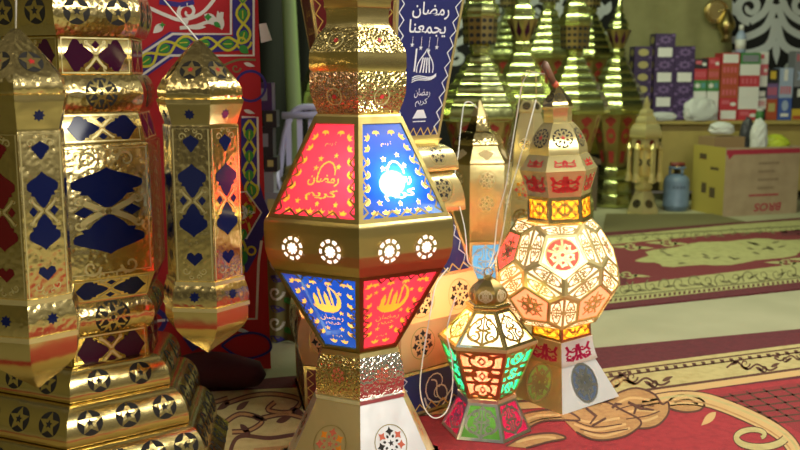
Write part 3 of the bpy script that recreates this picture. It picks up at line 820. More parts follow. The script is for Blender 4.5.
# ------------------------------------------------------------------ second lantern of that make, half hidden behind it
L = Lantern('bell_lantern', 'pale gold bell-shaped lantern with a wire bail, half hidden behind the globe lantern', 'lantern', 526, 225, 4.35, 6, 20, 901)
L.sec('cap', bulge(100, 8, 112, 13, 2), 'brass_pale', lambda k, hw, ln: Art().add(disc_flake(4), 0, ln * .5))
L.sec('bell', bulge(112, 12, 165, 21, 2.5), 'brass_pale', lambda k, hw, ln: Art().add(disc_flake(6, 'frost', 'brass'), 0, ln * .6))
L.sec('body', [(165, 22), (166, 23), (235, 27), (237, 26)], 'brass_pale', lambda k, hw, ln: Art().add(holes_disc(10, 'crimson_chip', 'amber_pane'), 0, ln * .3).add(rosette(9), 0, ln * .7))
L.sec('foot', [(237, 24), (300, 22), (327, 34)], 'brass_pale')
mb = MB(); z = L.z(100); h = L.z(70) - z
mb.tube([(-.035, 0, z), (-.03, 0, z + h * .8), (-.005, 0, z + h), (.03, 0, z + h * .9), (.035, 0, z)], .003, 'brass_pale', 6); mb.build('bail_handle', L.root)

# ------------------------------------------------------------------ domed lantern with corded top, between centre and globe lanterns
L = Lantern('domed_lantern', 'brass lantern with stepped dome top and white cord, standing behind the small crowned lantern', 'lantern', 478, 225, 3.98, 6, -14, 901)
L.sec('finial', [(100, 1), (104, 3), (110, 6), (116, 9)], 'brass_pale')
L.sec('dome', [(116, 8), (120, 9), (130, 13), (131, 15), (134, 20), (142, 25), (144, 25)], 'brass_embossed')
L.sec('canopy', [(144, 24), (148, 26), (160, 34), (162, 34)], ['brass_pale', 'brass_dull'], lambda k, hw, ln: Art().add(ogee(0, ln * .5, hw(ln / 2) * .5, ln * .3, 'frost')))
def dl(k, hw, ln):
    a = Art()
    for i, y in enumerate((.2, .5)): a.add(holes_disc(9, 'frost'), 0, ln * y)
    return a
L.sec('body', [(162, 33), (164, 34), (235, 34), (237, 33)], ['brass_pale', 'brass_pale', 'brass_dull', 'brass_dull', 'brass_dull', 'brass_pale'], dl)
L.frame(237, 33, 275, 36, 3, 'brass_pale', ['sky_pane', 'rose_pane'], lit(lat_scroll, 'print_white', .1), name='lower_frame')
L.sec('foot', bulge(275, 36, 350, 38, 3), 'brass_pale')
L.light(255, 1, (1, .8, .6), .03)

# ------------------------------------------------------------------ small crowned lantern, front right
L = Lantern('crowned_lantern', 'small glowing lantern with coral and green glass in front, shortest on the red rug', 'lantern', 487, 360, 2.97, 6, -38, 900)
mb = MB(); zc = L.z(272)
mb.tube([(.014 * cos(2*PI*k/14), 0, zc + .014 * sin(2*PI*k/14)) for k in range(15)], .0022, 'brass', 6); mb.build('hanging_ring', L.root)
L.sec('finial', [(275, 2), (277, 5), (280, 4)], 'brass_dull')
L.sec('crown', bulge(279, 6, 301, 17, 7), 'brass_dull', lambda k, hw, ln: warp(lat_scroll('frost', .24), lambda q: hw(q) * .7, ln * .45, ln * .95), 3)
L.sec('neck', [(301, 18), (303, 23), (306, 22), (307, 21)], 'brass')
L.frame(307, 21, 337, 49, 3, 'brass', ['cream_pane', 'cream_pane', 'green_pale_pane'], lit(lat_scroll, 'brass', .15), name='upper_frame', plabel=['cream glass panel', 'cream glass panel', 'pale green glass panel'])
L.sec('rim', [(336.5, 50), (340, 50)], 'brass_pale', caps=False)
L.frame(340, 49, 392, 29, 3, 'brass_dull', ['coral_pane', 'teal_pane'], lit(lat_knot, 'brass_dull', .14), name='lower_frame', plabel=['coral glass panel', 'green glass panel'])
L.sec('rim', [(391.5, 30), (395, 30)], 'silver', caps=False)
L.frame(395, 29, 440, 46, 3, 'silver', ['green_pane', 'magenta_pane'], lit(lat_scroll, 'silver', .15), name='foot_frame', plabel=['green foot panel', 'magenta foot panel'])
L.light(328, 1.1, (1, .86, .62), .03); L.light(362, 1.1, (1, .86, .62), .03); L.light(415, .5, (1, .86, .62), .02)

# ------------------------------------------------------------------ room shell
def plane_z(name, pts, m, kind='structure'):
    mb = MB(); mb.poly(pts, m); o = mb.build(name); tag(o, kind=kind); return o
mb = MB(); mb.box((-4, -3, -.1), (6, 9.3, 0), 'concrete'); tag(mb.build('floor'), kind='structure')
YB = 9.45
mb = MB(); mb.box((-4, YB, 0), (6, YB + .1, 3.4), 'curtain_khaki'); tag(mb.build('wall_back'), kind='structure')
mb = MB(); mb.box((-4, -3, 0), (-3.9, YB, 3.4), 'curtain_khaki'); tag(mb.build('wall_left'), kind='structure')
mb = MB(); mb.box((5.9, 2.5, 0), (6, YB, 3.4), 'curtain_khaki'); tag(mb.build('wall_right'), kind='structure')
mb = MB(); mb.box((-4, 4.3, 3.05), (6, YB, 3.12), 'curtain_dark'); tag(mb.build('ceiling'), kind='structure')

def drape(name, x0, x1, D, y0, y1, m, amp, wl, phase=0.0, x1t=None):
    """hanging cloth between pixel columns x0..x1, pixel rows y0..y1, at distance D; returns builder and its art mapping"""
    mb = MB(); nx, ny = 48, 16
    def wv(px, py): return amp * sin(2 * PI * (px - x0) / wl + phase + py * .004) * (.5 + .5 * (py - y0) / max(y1 - y0, 1))
    def mp(u, v, l=0, th=0):
        p = at(u, v, D); return Vector((p.x, p.y + wv(u, v) - .0012 * l + th, max(p.z, .004)))
    for th in (0, .004):
        g = [[mb.vert(mp(x0 + ((x1 if x1t is None else x1t + (x1 - x1t) * j / ny) - x0) * i / nx, y0 + (y1 - y0) * j / ny, 0, th)) for i in range(nx + 1)] for j in range(ny + 1)]
        for j in range(ny):
            for i in range(nx): mb.face((g[j][i], g[j+1][i], g[j+1][i+1], g[j][i+1]), m, True)
    return mb, mp

# black cloths with white scrollwork on the back wall
def swirl_unit():
    a = Art(); q = Art(); m = 'cloth_grey_white'
    q.stroke(smooth([(0, -.1), (.12, .35), (.45, .52), (1.0, .55)]), .15, m); q.stroke(smooth([(.02, -.35), (.2, .05), (.6, .25), (1.0, .3)]), .13, m)
    q.curl(.48, -.30, .26, PI * .5, -1.3, .16, m, n=22); q.stroke(smooth([(.48, -.04), (.2, -.25), (.05, -.75), (.3, -.95)]), .13, m)
    q.curl(.30, .80, .20, -PI * .5, 1.3, .15, m, n=20); q.curl(.85, -.75, .24, PI, 1.3, .15, m, n=20); q.leaf(.75, -.15, -1.2, .35, .16, m)
    for sx in (-1, 1): a.add(q, sx=sx, sy=1)
    return a.leaf(0, .28, PI / 2, .45, .14, m)
mb, mp = drape('c', 727, 830, 9.36, -40, 130, 'cloth_black', .012, 60)
stamp(mb, Art().add(swirl_unit(), 776, 24, 54, 56), mp, 6); stamp(mb, Art().add(swirl_unit(), 776, -62, 50, 46), mp, 6)
tag(mb.build('wall_hanging'), 'black wall cloth with white scrollwork above the stacked cartons', 'wall cloth', 'scrollwork cloths on the back wall'); recenter(bpy.data.objects['wall_hanging'])
mb, mp = drape('c', 330, 622, 9.36, -60, 205, 'cloth_black', .03, 60)
for cx in (352, 452, 545): stamp(mb, Art().add(swirl_unit(), cx + 20, 22, 52, 44), mp, 6)
o = mb.build('wall_hanging'); tag(o, 'wide black cloth with white scrolls behind the tall green-gold lanterns', 'wall cloth', 'scrollwork cloths on the back wall'); recenter(o)

# khaki curtain with the two poles in it
mb, mp = drape('c', 618, 732, 9.34, -60, 122, 'curtain_khaki', .02, 38)
o = mb.build('curtain'); tag(o, 'khaki curtain hanging behind the stacks of purple and red cartons', 'curtain'); recenter(o)

# dark curtain at the left and the green pole before it
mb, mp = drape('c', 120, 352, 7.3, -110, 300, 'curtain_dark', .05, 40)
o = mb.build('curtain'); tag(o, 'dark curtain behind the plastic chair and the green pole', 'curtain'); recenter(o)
b = at(292, 150, 6.3); mb = MB(); mb.tube([(b.x, b.y, 0), (b.x + .02, b.y, .9), (b.x - .01, b.y, 1.8), (b.x, b.y, 2.6)], [.055, .05, .045, .045], 'pole_green', 12)
o = mb.build('pole'); tag(o, 'rough green pole left of the plastic chair', 'pole'); recenter(o)

# ------------------------------------------------------------------ printed tent cloth on the left
mb, mp = drape('c', 60, 271, 3.62, -60, 372, 'cloth_red', .012, 120, 0.0, 256)
a = Art(); W, B, Yw, G, Ol = 'cloth_white', 'cloth_blue', 'cloth_yellow', 'cloth_green', 'cloth_olive'
def band(pts, w, m, l): a.stroke(pts, w, m, l)
def vine(pts, amp, wl, leafs=True):
    P = smooth(pts, 10); d = 0; up = []; dn = []; mid = []
    for i, p in enumerate(P):
        if i: d += math.dist(p, P[i-1])
        j0, j1 = max(i - 1, 0), min(i + 1, len(P) - 1); tx, ty = P[j1][0] - P[j0][0], P[j1][1] - P[j0][1]; q = math.hypot(tx, ty) or 1
        nx, ny = -ty / q, tx / q; s = amp * sin(2 * PI * d / wl)
        up.append((p[0] + nx * s, p[1] + ny * s)); dn.append((p[0] - nx * s, p[1] - ny * s)); mid.append((d, p, math.atan2(ty, tx)))
    a.stroke(up, 2.6, Yw, 4); a.stroke(dn, 2.6, Yw, 4)
    nxt = wl * .25
    for d, p, t in mid:
        if leafs and d >= nxt:
            a.leaf(p[0] - 6.5 * cos(t), p[1] - 6.5 * sin(t), t, 13, 9, G, 5); a.stroke([(p[0] - 4 * cos(t), p[1] - 4 * sin(t)), (p[0] + 4 * cos(t), p[1] + 4 * sin(t))], 1.0, Yw, 6); nxt += wl * .5
# upper chamfered frame
band([(243, -60), (243, 43), (174, 43), (105, 92)], 24, B, 2)
band([(254, -60), (254, 55.5), (170, 55.5), (100, 106)], 2.6, W, 3); band([(231, -60), (231, 34), (173, 34), (100, 82)], 2.6, W, 3)
vine([(243, -60), (243, 10), (242, 40), (215, 44), (176, 44), (140, 66), (105, 92)], 6.5, 42)
a.curl(243, 42, 9, 0, 1.2, 2.4, Yw, 5); a.leaf(240, 46, .7, 12, 8, G, 6)
# arabesque inside the frame
for sx, cx in ((1, 0), (-1, 372)):
    q = Art()
    q.curl(188, 12, 11, PI / 2, 1.3, 4.5, W, 3, 20); q.stroke(smooth([(150, 8), (168, 16), (182, 20), (200, 14), (212, 2), (222, -14)]), 3.6, W, 3)
    q.stroke(smooth([(180, 28), (196, 26), (208, 22), (219, 24), (222, 12)]), 3.6, W, 3); q.leaf(204, 14, 0.6, 18, 9, W, 3); q.leaf(222, 30, -1.8, 20, 8, W, 3); q.leaf(206, 27, PI, 24, 5, W, 3)
    q.star(208, 17, 4, G, 5, 4, .6); q.leaf(214, 22, .7, 9, 5, G, 5); q.leaf(164, 24, 2.4, 14, 8, W, 3); q.star(163, 25, 3.5, G, 5, 4); q.stroke([(160, 2), (180, 5), (194, 2)], 5, B, 3)
    if sx == 1: a.add(q)
a.curl(206, -24, 14, 0, 1.4, 4.5, W, 3, 20); a.curl(170, -20, 14, PI, -1.4, 4.5, W, 3, 20)
# plain red field under it
a.stroke(smooth([(222, 66), (238, 60), (256, 60)]), 2.2, Ol, 3); a.curl(236, 68, 5, 0, 1, 2, Ol, 3); a.leaf(244, 63, .3, 12, 4, W, 3); a.leaf(244, 110, .3, 12, 4, W, 3)
a.ring(251, 86, 15, 2.6, B, 3)
# lower frame: blue band with vine around pointed red shield
band([(250, 118), (250, 178), (256, 200), (262, 214), (256, 232), (250, 250), (240, 268)], 17, B, 2)
vine([(250, 120), (250, 180), (252, 196), (240, 250), (238, 280)], 6, 40)
band([(242, 117), (258, 117), (259, 190)], 2.2, W, 3); band([(262, 240), (259, 262), (257, 318), (226, 318), (120, 322)], 2.6, W, 3)
a.poly([(238, 196), (246, 190), (261, 212), (246, 238), (236, 230)], 'cloth_red', 4); a.stroke([(240, 192), (247, 191), (262, 212), (247, 238), (238, 234)], 1.6, W, 5)
a.leaf(256, 212, PI, 15, 4, W, 5); a.leaf(248, 212, -2.2, 9, 4, W, 5); a.leaf(248, 212, 2.2, 9, 4, W, 5)
a.leaf(246, 250, 1.9, 20, 10, G, 5); a.ring(252, 250, 4, 2, Yw, 5)
a.leaf(236, 328, .2, 14, 4, W, 3)
a.stroke(smooth([(222, 345), (236, 335), (254, 332), (268, 338), (270, 350), (252, 357), (236, 354), (222, 345)]), 2.4, B, 3)
for x in (150, 182): a.poly([(x, 338), (x + 8, 331), (x + 17, 333), (x + 21, 345), (x + 10, 352)], B, 3); a.leaf(x + 20, 350, -1.3, 12, 8, W, 4)
a.stroke(smooth([(140, 300), (165, 318), (150, 340), (120, 345)]), 5, B, 3); a.stroke(smooth([(190, 345), (215, 328), (245, 325)]), 2, Ol, 3); a.leaf(140, 318, .5, 22, 9, 'cloth_olive', 3)
stamp(mb, a, mp, 12)
o = mb.build('tent_cloth'); tag(o, 'red tent cloth printed with blue and yellow vine borders hanging behind the pendant lantern', 'tent cloth'); recenter(o)
# narrow green cloth beside it
mb, mp = drape('c', 264, 300, 4.0, 214, 352, 'cloth_olive', .02, 22)
a = Art()
for y in (232, 262, 292, 322):
    a.curl(276, y, 8, 0, 1.2, 3, 'cloth_white', 2); a.leaf(270, y + 14, .3, 16, 7, 'cloth_blue', 2); a.leaf(284, y + 6, .8, 10, 6, 'cloth_green', 2)
stamp(mb, a, mp, 6); o = mb.build('tent_cloth'); tag(o, 'narrow green and white patterned cloth between the red tent cloth and the central lantern', 'tent cloth'); recenter(o)
# maroon cloth heaped on the floor under the tent cloth
p0 = gnd(160, 394); p1 = gnd(262, 389); mb = MB(); n = 14; pts = []; rs = []
for i in range(n + 1):
    t = i / n; p = p0.lerp(p1, t); r = .085 * (.72 + .28 * sin(PI * t)) * (1 if i not in (0, n) else .6); pts.append((p.x, p.y + .02 * sin(5 * t), r * .8 + .012)); rs.append(r * .8)
mb.tube(pts, rs, 'cloth_maroon', 14)
o = mb.build('rolled_cloth'); tag(o, 'dark maroon rolled cloth lying on the rug below the tent cloth', 'cloth'); recenter(o)
# white tag pinned on the cloth's edge
mb = MB(); p = at(264, 30, 3.59)
pts = [at(259, 24, 3.59), at(266, 23, 3.59), at(272, 40, 3.59), at(261, 43, 3.59)]
mb.poly(pts, 'box_white'); mb.poly([q + Vector((0, .004, 0)) for q in pts][::-1], 'box_white')
for i in range(4): j = (i + 1) % 4; mb.poly([pts[i], pts[i] + Vector((0, .004, 0)), pts[j] + Vector((0, .004, 0)), pts[j]], 'box_white')
o = mb.build('paper_tag'); tag(o, 'small white paper tag at the edge of the red tent cloth', 'tag'); recenter(o)

# ------------------------------------------------------------------ rugs
def rug(name, label, corners, m, art, tol=None):
    mb = MB(); h = .009; P = [gnd(*c) for c in corners]
    mb.poly([p + Vector((0, 0, h)) for p in P], m); mb.poly([p + Vector((0, 0, .0005)) for p in P][::-1], m)
    for i in range(4): j = (i + 1) % 4; mb.poly([P[i] + Vector((0, 0, .0005)), P[j] + Vector((0, 0, .0005)), P[j] + Vector((0, 0, h)), P[i] + Vector((0, 0, h))], m)
    stamp(mb, art, lambda u, v, l=0: gnd(u, v, h + .0002 * l)); o = mb.build(name); tag(o, label, 'rug', 'patterned rugs on the floor'); return recenter(o)
# coordinates below are read on the ground plane
a = Art(); MA, CR, RD, TN, GD, BR = 'rug_maroon', 'rug_cream', 'rug_red', 'rug_tan', 'rug_gold', 'rug_brown'
def edge(y0, y1): return [(-300, y0 + (600 + 300) * .043), (600, y0), (1100, y1)]
def strip(d0, d1, m, l):
    """band parallel to the far edge; d = rows below it"""
    a.poly([(-260, 398 + d0), (230, 384 + d0), (600, 361 + d0), (820, 334 + d0 * .9), (1000, 312 + d0 * .8), (1000, 312 + d1 * .8), (820, 334 + d1 * .9), (600, 361 + d1), (230, 384 + d1), (-260, 398 + d1)], m, l)
strip(8, 36, CR, 1); strip(11.5, 13, BR, 2); strip(16.5, 18, BR, 2)
for i in range(70):
    t = i / 69; x = 200 + 640 * t; y = (384 - 23 * (x - 230) / 370) if x < 600 else 361 - 27 * (x - 600) / 220
    a.poly([(x, y + 13), (x + 4, y + 13), (x + 5.5, y + 16.5), (x + 1.5, y + 16.5)], BR, 2)
strip(34, 36.5, BR, 3); strip(36.5, 43, GD, 2)
def scr(x, y, s, fl=1, m=BR, l=3):
    q = Art()
    q.stroke(smooth([(-30, 2), (-18, -5), (-6, 4), (6, -2), (20, 5), (30, 1)]), [2.2] * 31, m, l); q.curl(-8, -3, 6, 0, 1.2, 2, m, l); q.curl(14, 3, 5, PI, -1.2, 2, m, l)
    q.leaf(-24, -1, -.6, 14, 4, m, l); q.leaf(4, 1, .5, 13, 4, m, l); q.leaf(22, 1, -.4, 12, 4, m, l); q.leaf(-14, 0, .4, 12, 4, TN, l)
    return a.add(q, x, y, s * fl, s)
scr(640, 380, 1.0); scr(752, 366, .85); scr(610, 384, .8, -1, TN); scr(795, 357, .7, -1)
# red field with hatched corner
a.poly([(-260, 440), (230, 428), (520, 410), (600, 403), (660, 396), (720, 388), (1000, 354), (1000, 700), (-260, 700)], RD, 1)
a.poly([(708, 396), (735, 392), (760, 388), (1000, 356), (1000, 430), (800, 433), (775, 418), (740, 404)], 'rug_darkred', 3)
for i in range(16): a.stroke([(712 + i * 17, 396 - i * 2.3), (760 + i * 17, 424 - i * 2)], 1.6, BR, 4)
for i in range(6): a.stroke([(716 + i * 10, 398 + i * 5.2), (1000, 360 + i * 8)], 1.6, BR, 4)
def outlined(pts, m, l, w=1.6): a.poly(pts, m, l); a.stroke(pts, w, BR, l + 1, True)
# gold band sweeping from the leaves to the curl at the lower right
sweep = smooth([(640, 404), (676, 398), (706, 400), (740, 412), (772, 428), (790, 443), (800, 462)])
a.stroke(sweep, [15] * len(sweep), BR, 4); a.stroke(sweep, [12.5] * len(sweep), GD, 5); a.stroke([(x + 2, y - 2) for x, y in sweep], 2.2, CR, 6); a.stroke([(x - 2, y + 3) for x, y in sweep], 1.4, TN, 6)
cur = [(756 + 30 * (1 - .8 * t) * cos(.2 + 6.6 * t), 436 + 13 * (1 - .75 * t) * sin(.2 + 6.6 * t)) for t in [i / 30 for i in range(31)]]
a.stroke(cur, [9 - 4 * i / 30 for i in range(31)], BR, 6); a.stroke(cur, [6.8 - 3 * i / 30 for i in range(31)], CR, 7)
a.leaf(716, 412, 2.4, 20, 8, GD, 6)
# acanthus leaves
def lobe(pts, lines, l):
    P = smooth(pts, 5); a.poly(P, TN, l); a.stroke(P, 2.0, BR, l + 1)
    for q in lines: Q = smooth(q, 5); a.stroke(Q, 2.4, GD, l + 1)
lobe([(668, 402), (676, 396), (692, 396), (704, 402), (700, 410), (684, 412), (668, 408)], [[(674, 402), (688, 400), (698, 404)]], 4)
lobe([(604, 404), (616, 394), (636, 388), (654, 394), (662, 404), (668, 402), (668, 414), (656, 426), (636, 428), (616, 420)], [[(612, 406), (630, 398), (650, 400)], [(620, 414), (640, 410), (656, 412)], [(634, 422), (648, 420), (658, 416)]], 6)
lobe([(558, 414), (566, 412), (590, 404), (606, 402), (622, 410), (640, 420), (638, 428), (622, 437), (596, 440), (576, 432)], [[(568, 416), (590, 422), (620, 418)], [(574, 424), (596, 430), (626, 424)], [(584, 432), (604, 436), (630, 428)]], 8)
lobe([(504, 428), (518, 416), (544, 410), (566, 411), (580, 420), (560, 420), (540, 422), (520, 434)], [[(514, 426), (536, 416), (560, 415)]], 10)
lobe([(506, 446), (526, 436), (552, 433), (566, 438), (548, 442), (526, 448)], [[(516, 442), (540, 437), (556, 438)]], 10)
for q in ([(572, 420), (594, 427), (622, 424)], [(580, 429), (600, 433), (628, 429)], [(616, 410), (634, 405), (654, 406)], [(626, 419), (646, 416), (660, 411)], [(516, 430), (538, 420), (562, 417)]): Q = smooth(q, 5); a.stroke(Q, 1.1, 'rug_brown', 10)
for q in ([(586, 408), (596, 416), (590, 424)], [(592, 426), (606, 418)], [(628, 402), (640, 408), (654, 410)], [(636, 408), (634, 414)], [(612, 408), (616, 404), (622, 404)]): a.stroke(q, [2.6, 3.4, 1.6][:len(q)] if len(q) == 3 else 2.4, BR, 12)
# left side of the same rug: cream border with brown scrolls
a.poly([(-160, 410), (200, 392), (330, 386), (385, 386), (400, 560), (-160, 560)], CR, 4)
for pts in ([(225, 404), (250, 396), (275, 394), (300, 400), (290, 412), (268, 410), (275, 402)], [(222, 425), (240, 414), (262, 420), (250, 430), (232, 432)], [(262, 418), (285, 414), (304, 418)], [(150, 412), (175, 402), (205, 404), (228, 398)]):
    s = smooth(pts); a.stroke(s, [5.5] * len(s), BR, 5); a.stroke(s, [2.6] * len(s), 'rug_tan', 6)
for x, y, t in ((236, 410, -.6), (252, 416, .3), (276, 422, -.3), (240, 424, .8), (290, 408, .4), (215, 412, 2), (230, 402, 2.6)): a.leaf(x, y, t, 16, 6, BR, 6)
a.stroke(smooth([(228, 470), (232, 446), (242, 436), (270, 438), (300, 434), (330, 434)]), 4, BR, 6); a.poly([(250, 470), (254, 448), (330, 442), (330, 470)], 'rug_tan', 5); a.poly([(258, 470), (262, 453), (330, 448), (330, 470)], 'rug_darkred', 6)
# the rug's four corners lie on the ground
g0, g1 = gnd(230, 384), gnd(1000, 312); ux = (g1 - g0).normalized(); uy = Vector((ux.y, -ux.x, 0))
def px_of(p):
    d = p - Vector((0, 0, EYE)); fw = Vector((0, cos(PITCH), -sin(PITCH))); up = Vector((0, sin(PITCH), cos(PITCH))); k = d.dot(fw)
    return (400 + F * d.x / k, 225 - F * d.dot(up) / k)
rug('rug', 'large red and cream rug at the front under the lit lanterns', [px_of(g0 - ux * 1.2), px_of(g1), px_of(g1 + uy * 1.75), px_of(g0 - ux * 1.2 + uy * 1.75)], MA, a)
# rug further back
a = Art(); OL, OD = 'rug_olive', 'rug_olive_dark'
a.poly([(590, 237.5), (620, 235), (740, 224), (860, 216), (1000, 230), (930, 268), (800, 282), (700, 293), (590, 305.5), (575, 307)], OL, 1)
def rp(t, e):
    """point in the rug's inner frame: t along 0..1, e across 0 (far) .. 1 (near)"""
    fx, fy = 565 + 345 * t, 238 - 19 * t; nx, ny = 545 + 395 * t, 310 - 42 * t
    return (fx + (nx - fx) * e, fy + (ny - fy) * (e ** 1.25))
for e in (.04, .93):
    a.stroke([rp(i / 20, e) for i in range(21)], 1.2, OD, 2)
for i in range(80):
    t = i / 80; a.poly([rp(t, .95), rp(t + .006, .95), rp(t + .006, .985), rp(t, .985)], 'rug_brown', 2)
a.poly([rp(t, e) for t, e in ((.05, .22), (.3, .16), (.5, .12), (.7, .16), (.9, .26), (.99, .45), (.9, .62), (.75, .70), (.55, .74), (.3, .78), (.08, .82))], 'rug_wine', 3)
a.poly([rp(.47 + .24 * cos(t) * (1 + .08 * sin(9 * t)), .45 + .19 * sin(t) * (1 + .08 * sin(9 * t))) for t in [2 * PI * i / 40 for i in range(40)]], OL, 4)
a.poly([rp(.45 + .10 * cos(t), .45 + .08 * sin(t)) for t in [2 * PI * i / 20 for i in range(20)]], 'rug_olive', 5)
for i in range(26):
    t = .05 + .036 * i
    for e, s in ((.84, 1), (.10, .6)):
        x, y = rp(min(t, .97), e); a.curl(x, y, 7 * s, rnd.random() * 6, 1.1 * rnd.choice((-1, 1)), 1.5 * s, OD, 4, 9)
        x, y = rp(min(t, .97), e + .03); a.leaf(x, y, rnd.uniform(-.5, .5), 11 * s, 2.6 * s, OD, 4)
for t, e in ((.12, .7), (.2, .66), (.68, .66), (.8, .55), (.72, .24), (.86, .36), (.3, .22), (.2, .25), (.62, .68), (.77, .3)):
    x, y = rp(t, e); a.add(Art().curl(0, 0, 9, 0, 1.2, 3, OL, 4).leaf(0, 2, .1, 24, 5, OL, 4).leaf(0, 1, PI, 22, 5, OL, 4), x, y, 1, .5)
for i in range(22):
    x, y = rp(.24 + .46 * rnd.random(), .3 + .3 * rnd.random()); a.leaf(x, y, rnd.uniform(-.4, .4), 9, 2, OD, 6)
for t0, t1, e0, e1 in ((.0, .2, .70, .79), (.62, .9, .13, .24), (.92, 1.0, .3, .75)):
    a.poly([rp(t0, e0), rp(t1, e0), rp(t1, e1), rp(t0, e1)], MA, 4)
rug('rug', 'olive and wine-red rug on the concrete in front of the big carton', [(560, 237), (900, 211), (1010, 268), (535, 318)], MA, a)
rug('floor_mat', 'plain dark olive mat between the back rug and the gas cylinder', [(602, 233.5), (745, 222.5), (712, 214.5), (606, 214.5)], 'rug_olive_dark', Art())
bpy.data.objects['floor_mat']['category'] = 'mat'; del bpy.data.objects['floor_mat']['group']

# ------------------------------------------------------------------ tall pagoda lanterns at the back
def pagoda(name, label, px, D, var, group):
    L = Lantern(name, label, 'lantern', px, 110, D, 8, 10, 900, group)
    if var == 0:
        L.sec('spire', [(-14, .6), (0, 1.5), (4, 2.4), (10, 4.4), (12, 3), (15, 6), (18, 5), (20, 8), (25, 10), (28, 9), (30, 11.5)], 'brass_green')
        L.sec('cup', [(30, 12.5), (32, 12), (40, 9), (48, 5.5)], 'brass_dull', lambda k, hw, ln: Art().add(ogee(0, ln * .45, hw(ln * .5) * .6, ln * .4, 'purple_glass', up=-1)))
    else:
        L.sec('spire', [(-30, .6), (-14, 2), (-12, 4), (-8, 5)], 'brass_green')
        for y0, r0, y1, r1 in ((-8, 5, 2, 8), (2, 7, 13, 11), (13, 10, 25, 14.5)): L.sec('tier', quarter(y0, r0, y1, r1, 2, 4), 'brass_green')
        L.sec('lattice_box', [(25, 13), (48, 12)], 'brass_dull', lambda k, hw, ln: [a := Art(), [a.circle((i - .5) * hw(5), 4 + j * 6, 1.8, 'hole', 1, 8) for i in range(2) for j in range(4)]][0])
    L.sec('neck', [(48, 5.5), (49, 7.5), (53, 8), (55, 6.5), (58, 7)], 'brass_green')
    for y0, r0, y1, r1 in ((57, 7, 66, 11), (65, 10, 74, 15), (73, 14, 82, 19), (81, 18, 91, 23.5), (90, 22, 100, 28), (99, 27, 112, 32)):
        L.sec('tier', quarter(y0, r0, y1, r1, 2.2, 5), 'brass_green')
    def red(k, hw, ln):
        a = Art(); w = hw(ln * .4)
        a.circle(0, ln * .42, w * .62, 'back_red', 1, 14, ln * .15).star(0, ln * .42, w * .45, 'brass_dull', 2, 6, .5)
        a.add(ogee(0, ln * .16, w * .7, ln * .10, 'back_red')); return a.poly([(-w * .35, ln * .7), (w * .35, ln * .7), (w * .3, ln * .92), (-w * .3, ln * .92)], 'back_red', 1)
    L.sec('body', [(112, 25), (113, 25), (164, 13.5), (166, 13)], 'brass_dull', red)
    L.sec('foot', quarter(166, 12.5, 178, 16, 2, 5), 'brass_green'); L.sec('foot', quarter(178, 13.5, 192, 18.5, 2, 5), 'brass_green'); L.sec('foot', quarter(192, 16, 207, 20, 2, 5), 'brass_green')
    mb = MB(); mb.lathe([(20.5 * L.m, 0), (20.5 * L.m, L.z(207) + .002)], 'brass_green', 8, phi=L.phi, smooth=False); mb.build('base', L.root)
    return L
GR = 'tall green-gold lanterns at the back'
P0 = pagoda('pagoda_lantern', 'tall green-gold pagoda lantern with a cup top and red ovals, nearest the purple cartons', 616, 8.36, 0, GR)
P1 = pagoda('pagoda_lantern', 'tall pagoda lantern with a dark lattice box on top, directly behind the globe lantern', 573, 7.15, 1, GR)
P1.root.scale = (1.16, 1.16, 1)
dup(P0.root, (at(521, 100, 6.75).x, 6.75, 0), 'tall pagoda lantern with a purple cup top, just behind the bell-shaped lantern', GR)
dup(P1.root, (at(479, 100, 6.1).x, 6.1, 0), 'tall pagoda lantern with a lattice box beside the navy printed board', GR)
# bench behind them carrying the second row
bx0, bx1 = at(490, 100, 8.6).x, at(590, 100, 8.6).x
bench = thing('bench', 'dark wooden bench under the second row of tall lanterns', 'bench', ((bx0 + bx1) / 2, 8.5, 0))
mb = MB(); w = (bx1 - bx0) / 2; mb.box((-w, -.45, .40), (w, .45, .44), 'wood_dark'); mb.build('bench_top', bench)
for sx in (-1, 1):
    for sy in (-1, 1):
        mb = MB(); mb.box((sx * (w - .05) - .03, sy * .40 - .03, 0), (sx * (w - .05) + .03, sy * .40 + .03, .40), 'wood_dark'); mb.build('leg', bench)
for px, D, lb in ((508, 8.75, 'pagoda lantern of the second row, leftmost of the three on the bench'), (547, 8.2, 'pagoda lantern of the second row, middle of the three on the bench'), (588, 8.78, 'pagoda lantern of the second row, rightmost of the three on the bench')):
    r = dup(P1.root, (at(px, 100, D).x, D, .44), lb, 'second row of tall lanterns on the bench', .98)
# dark green lantern at the left of the centre one
dup(P1.root, (at(333, 100, 6.5).x, 6.5, 0), 'dim green lantern in the shade behind the maroon printed board', GR, 1.08)
# small lantern with side turrets
L = Lantern('turret_lantern', 'shorter pale gold lantern with small side turrets left of the gas cylinder', 'lantern', 645, 150, 7.95, 6, 0, 900)
L.sec('spire', [(96, .6), (100, 2), (105, 4), (107, 3), (110, 5)], 'brass_pale')
for y0, r0, y1, r1 in ((109, 5, 116, 8), (115, 7, 124, 12), (123, 11, 136, 18)): L.sec('tier', quarter(y0, r0, y1, r1, 2, 4), 'brass_pale')
L.sec('collar', [(136, 14), (137, 15), (147, 15), (148, 14)], 'brass_pale', lambda k, hw, ln: Art().circle(0, ln / 2, 3, 'red_glass', 1, 10))
L.sec('body', [(148, 12), (149, 12.5), (174, 12.5), (175, 12)], 'brass_pale', lambda k, hw, ln: Art().circle(0, ln / 2, 4, 'hole', 1, 10).star(0, ln / 2, 3, 'brass_pale', 2))
L.sec('stem', [(175, 12), (178, 8), (182, 8.5), (187, 10), (190, 7)], 'brass_pale')
L.sec('foot', [(190, 8), (193, 10), (211, 17.5)], 'brass_pale', lambda k, hw, ln: Art().add(disc_flake(4.5), 0, ln * .6))
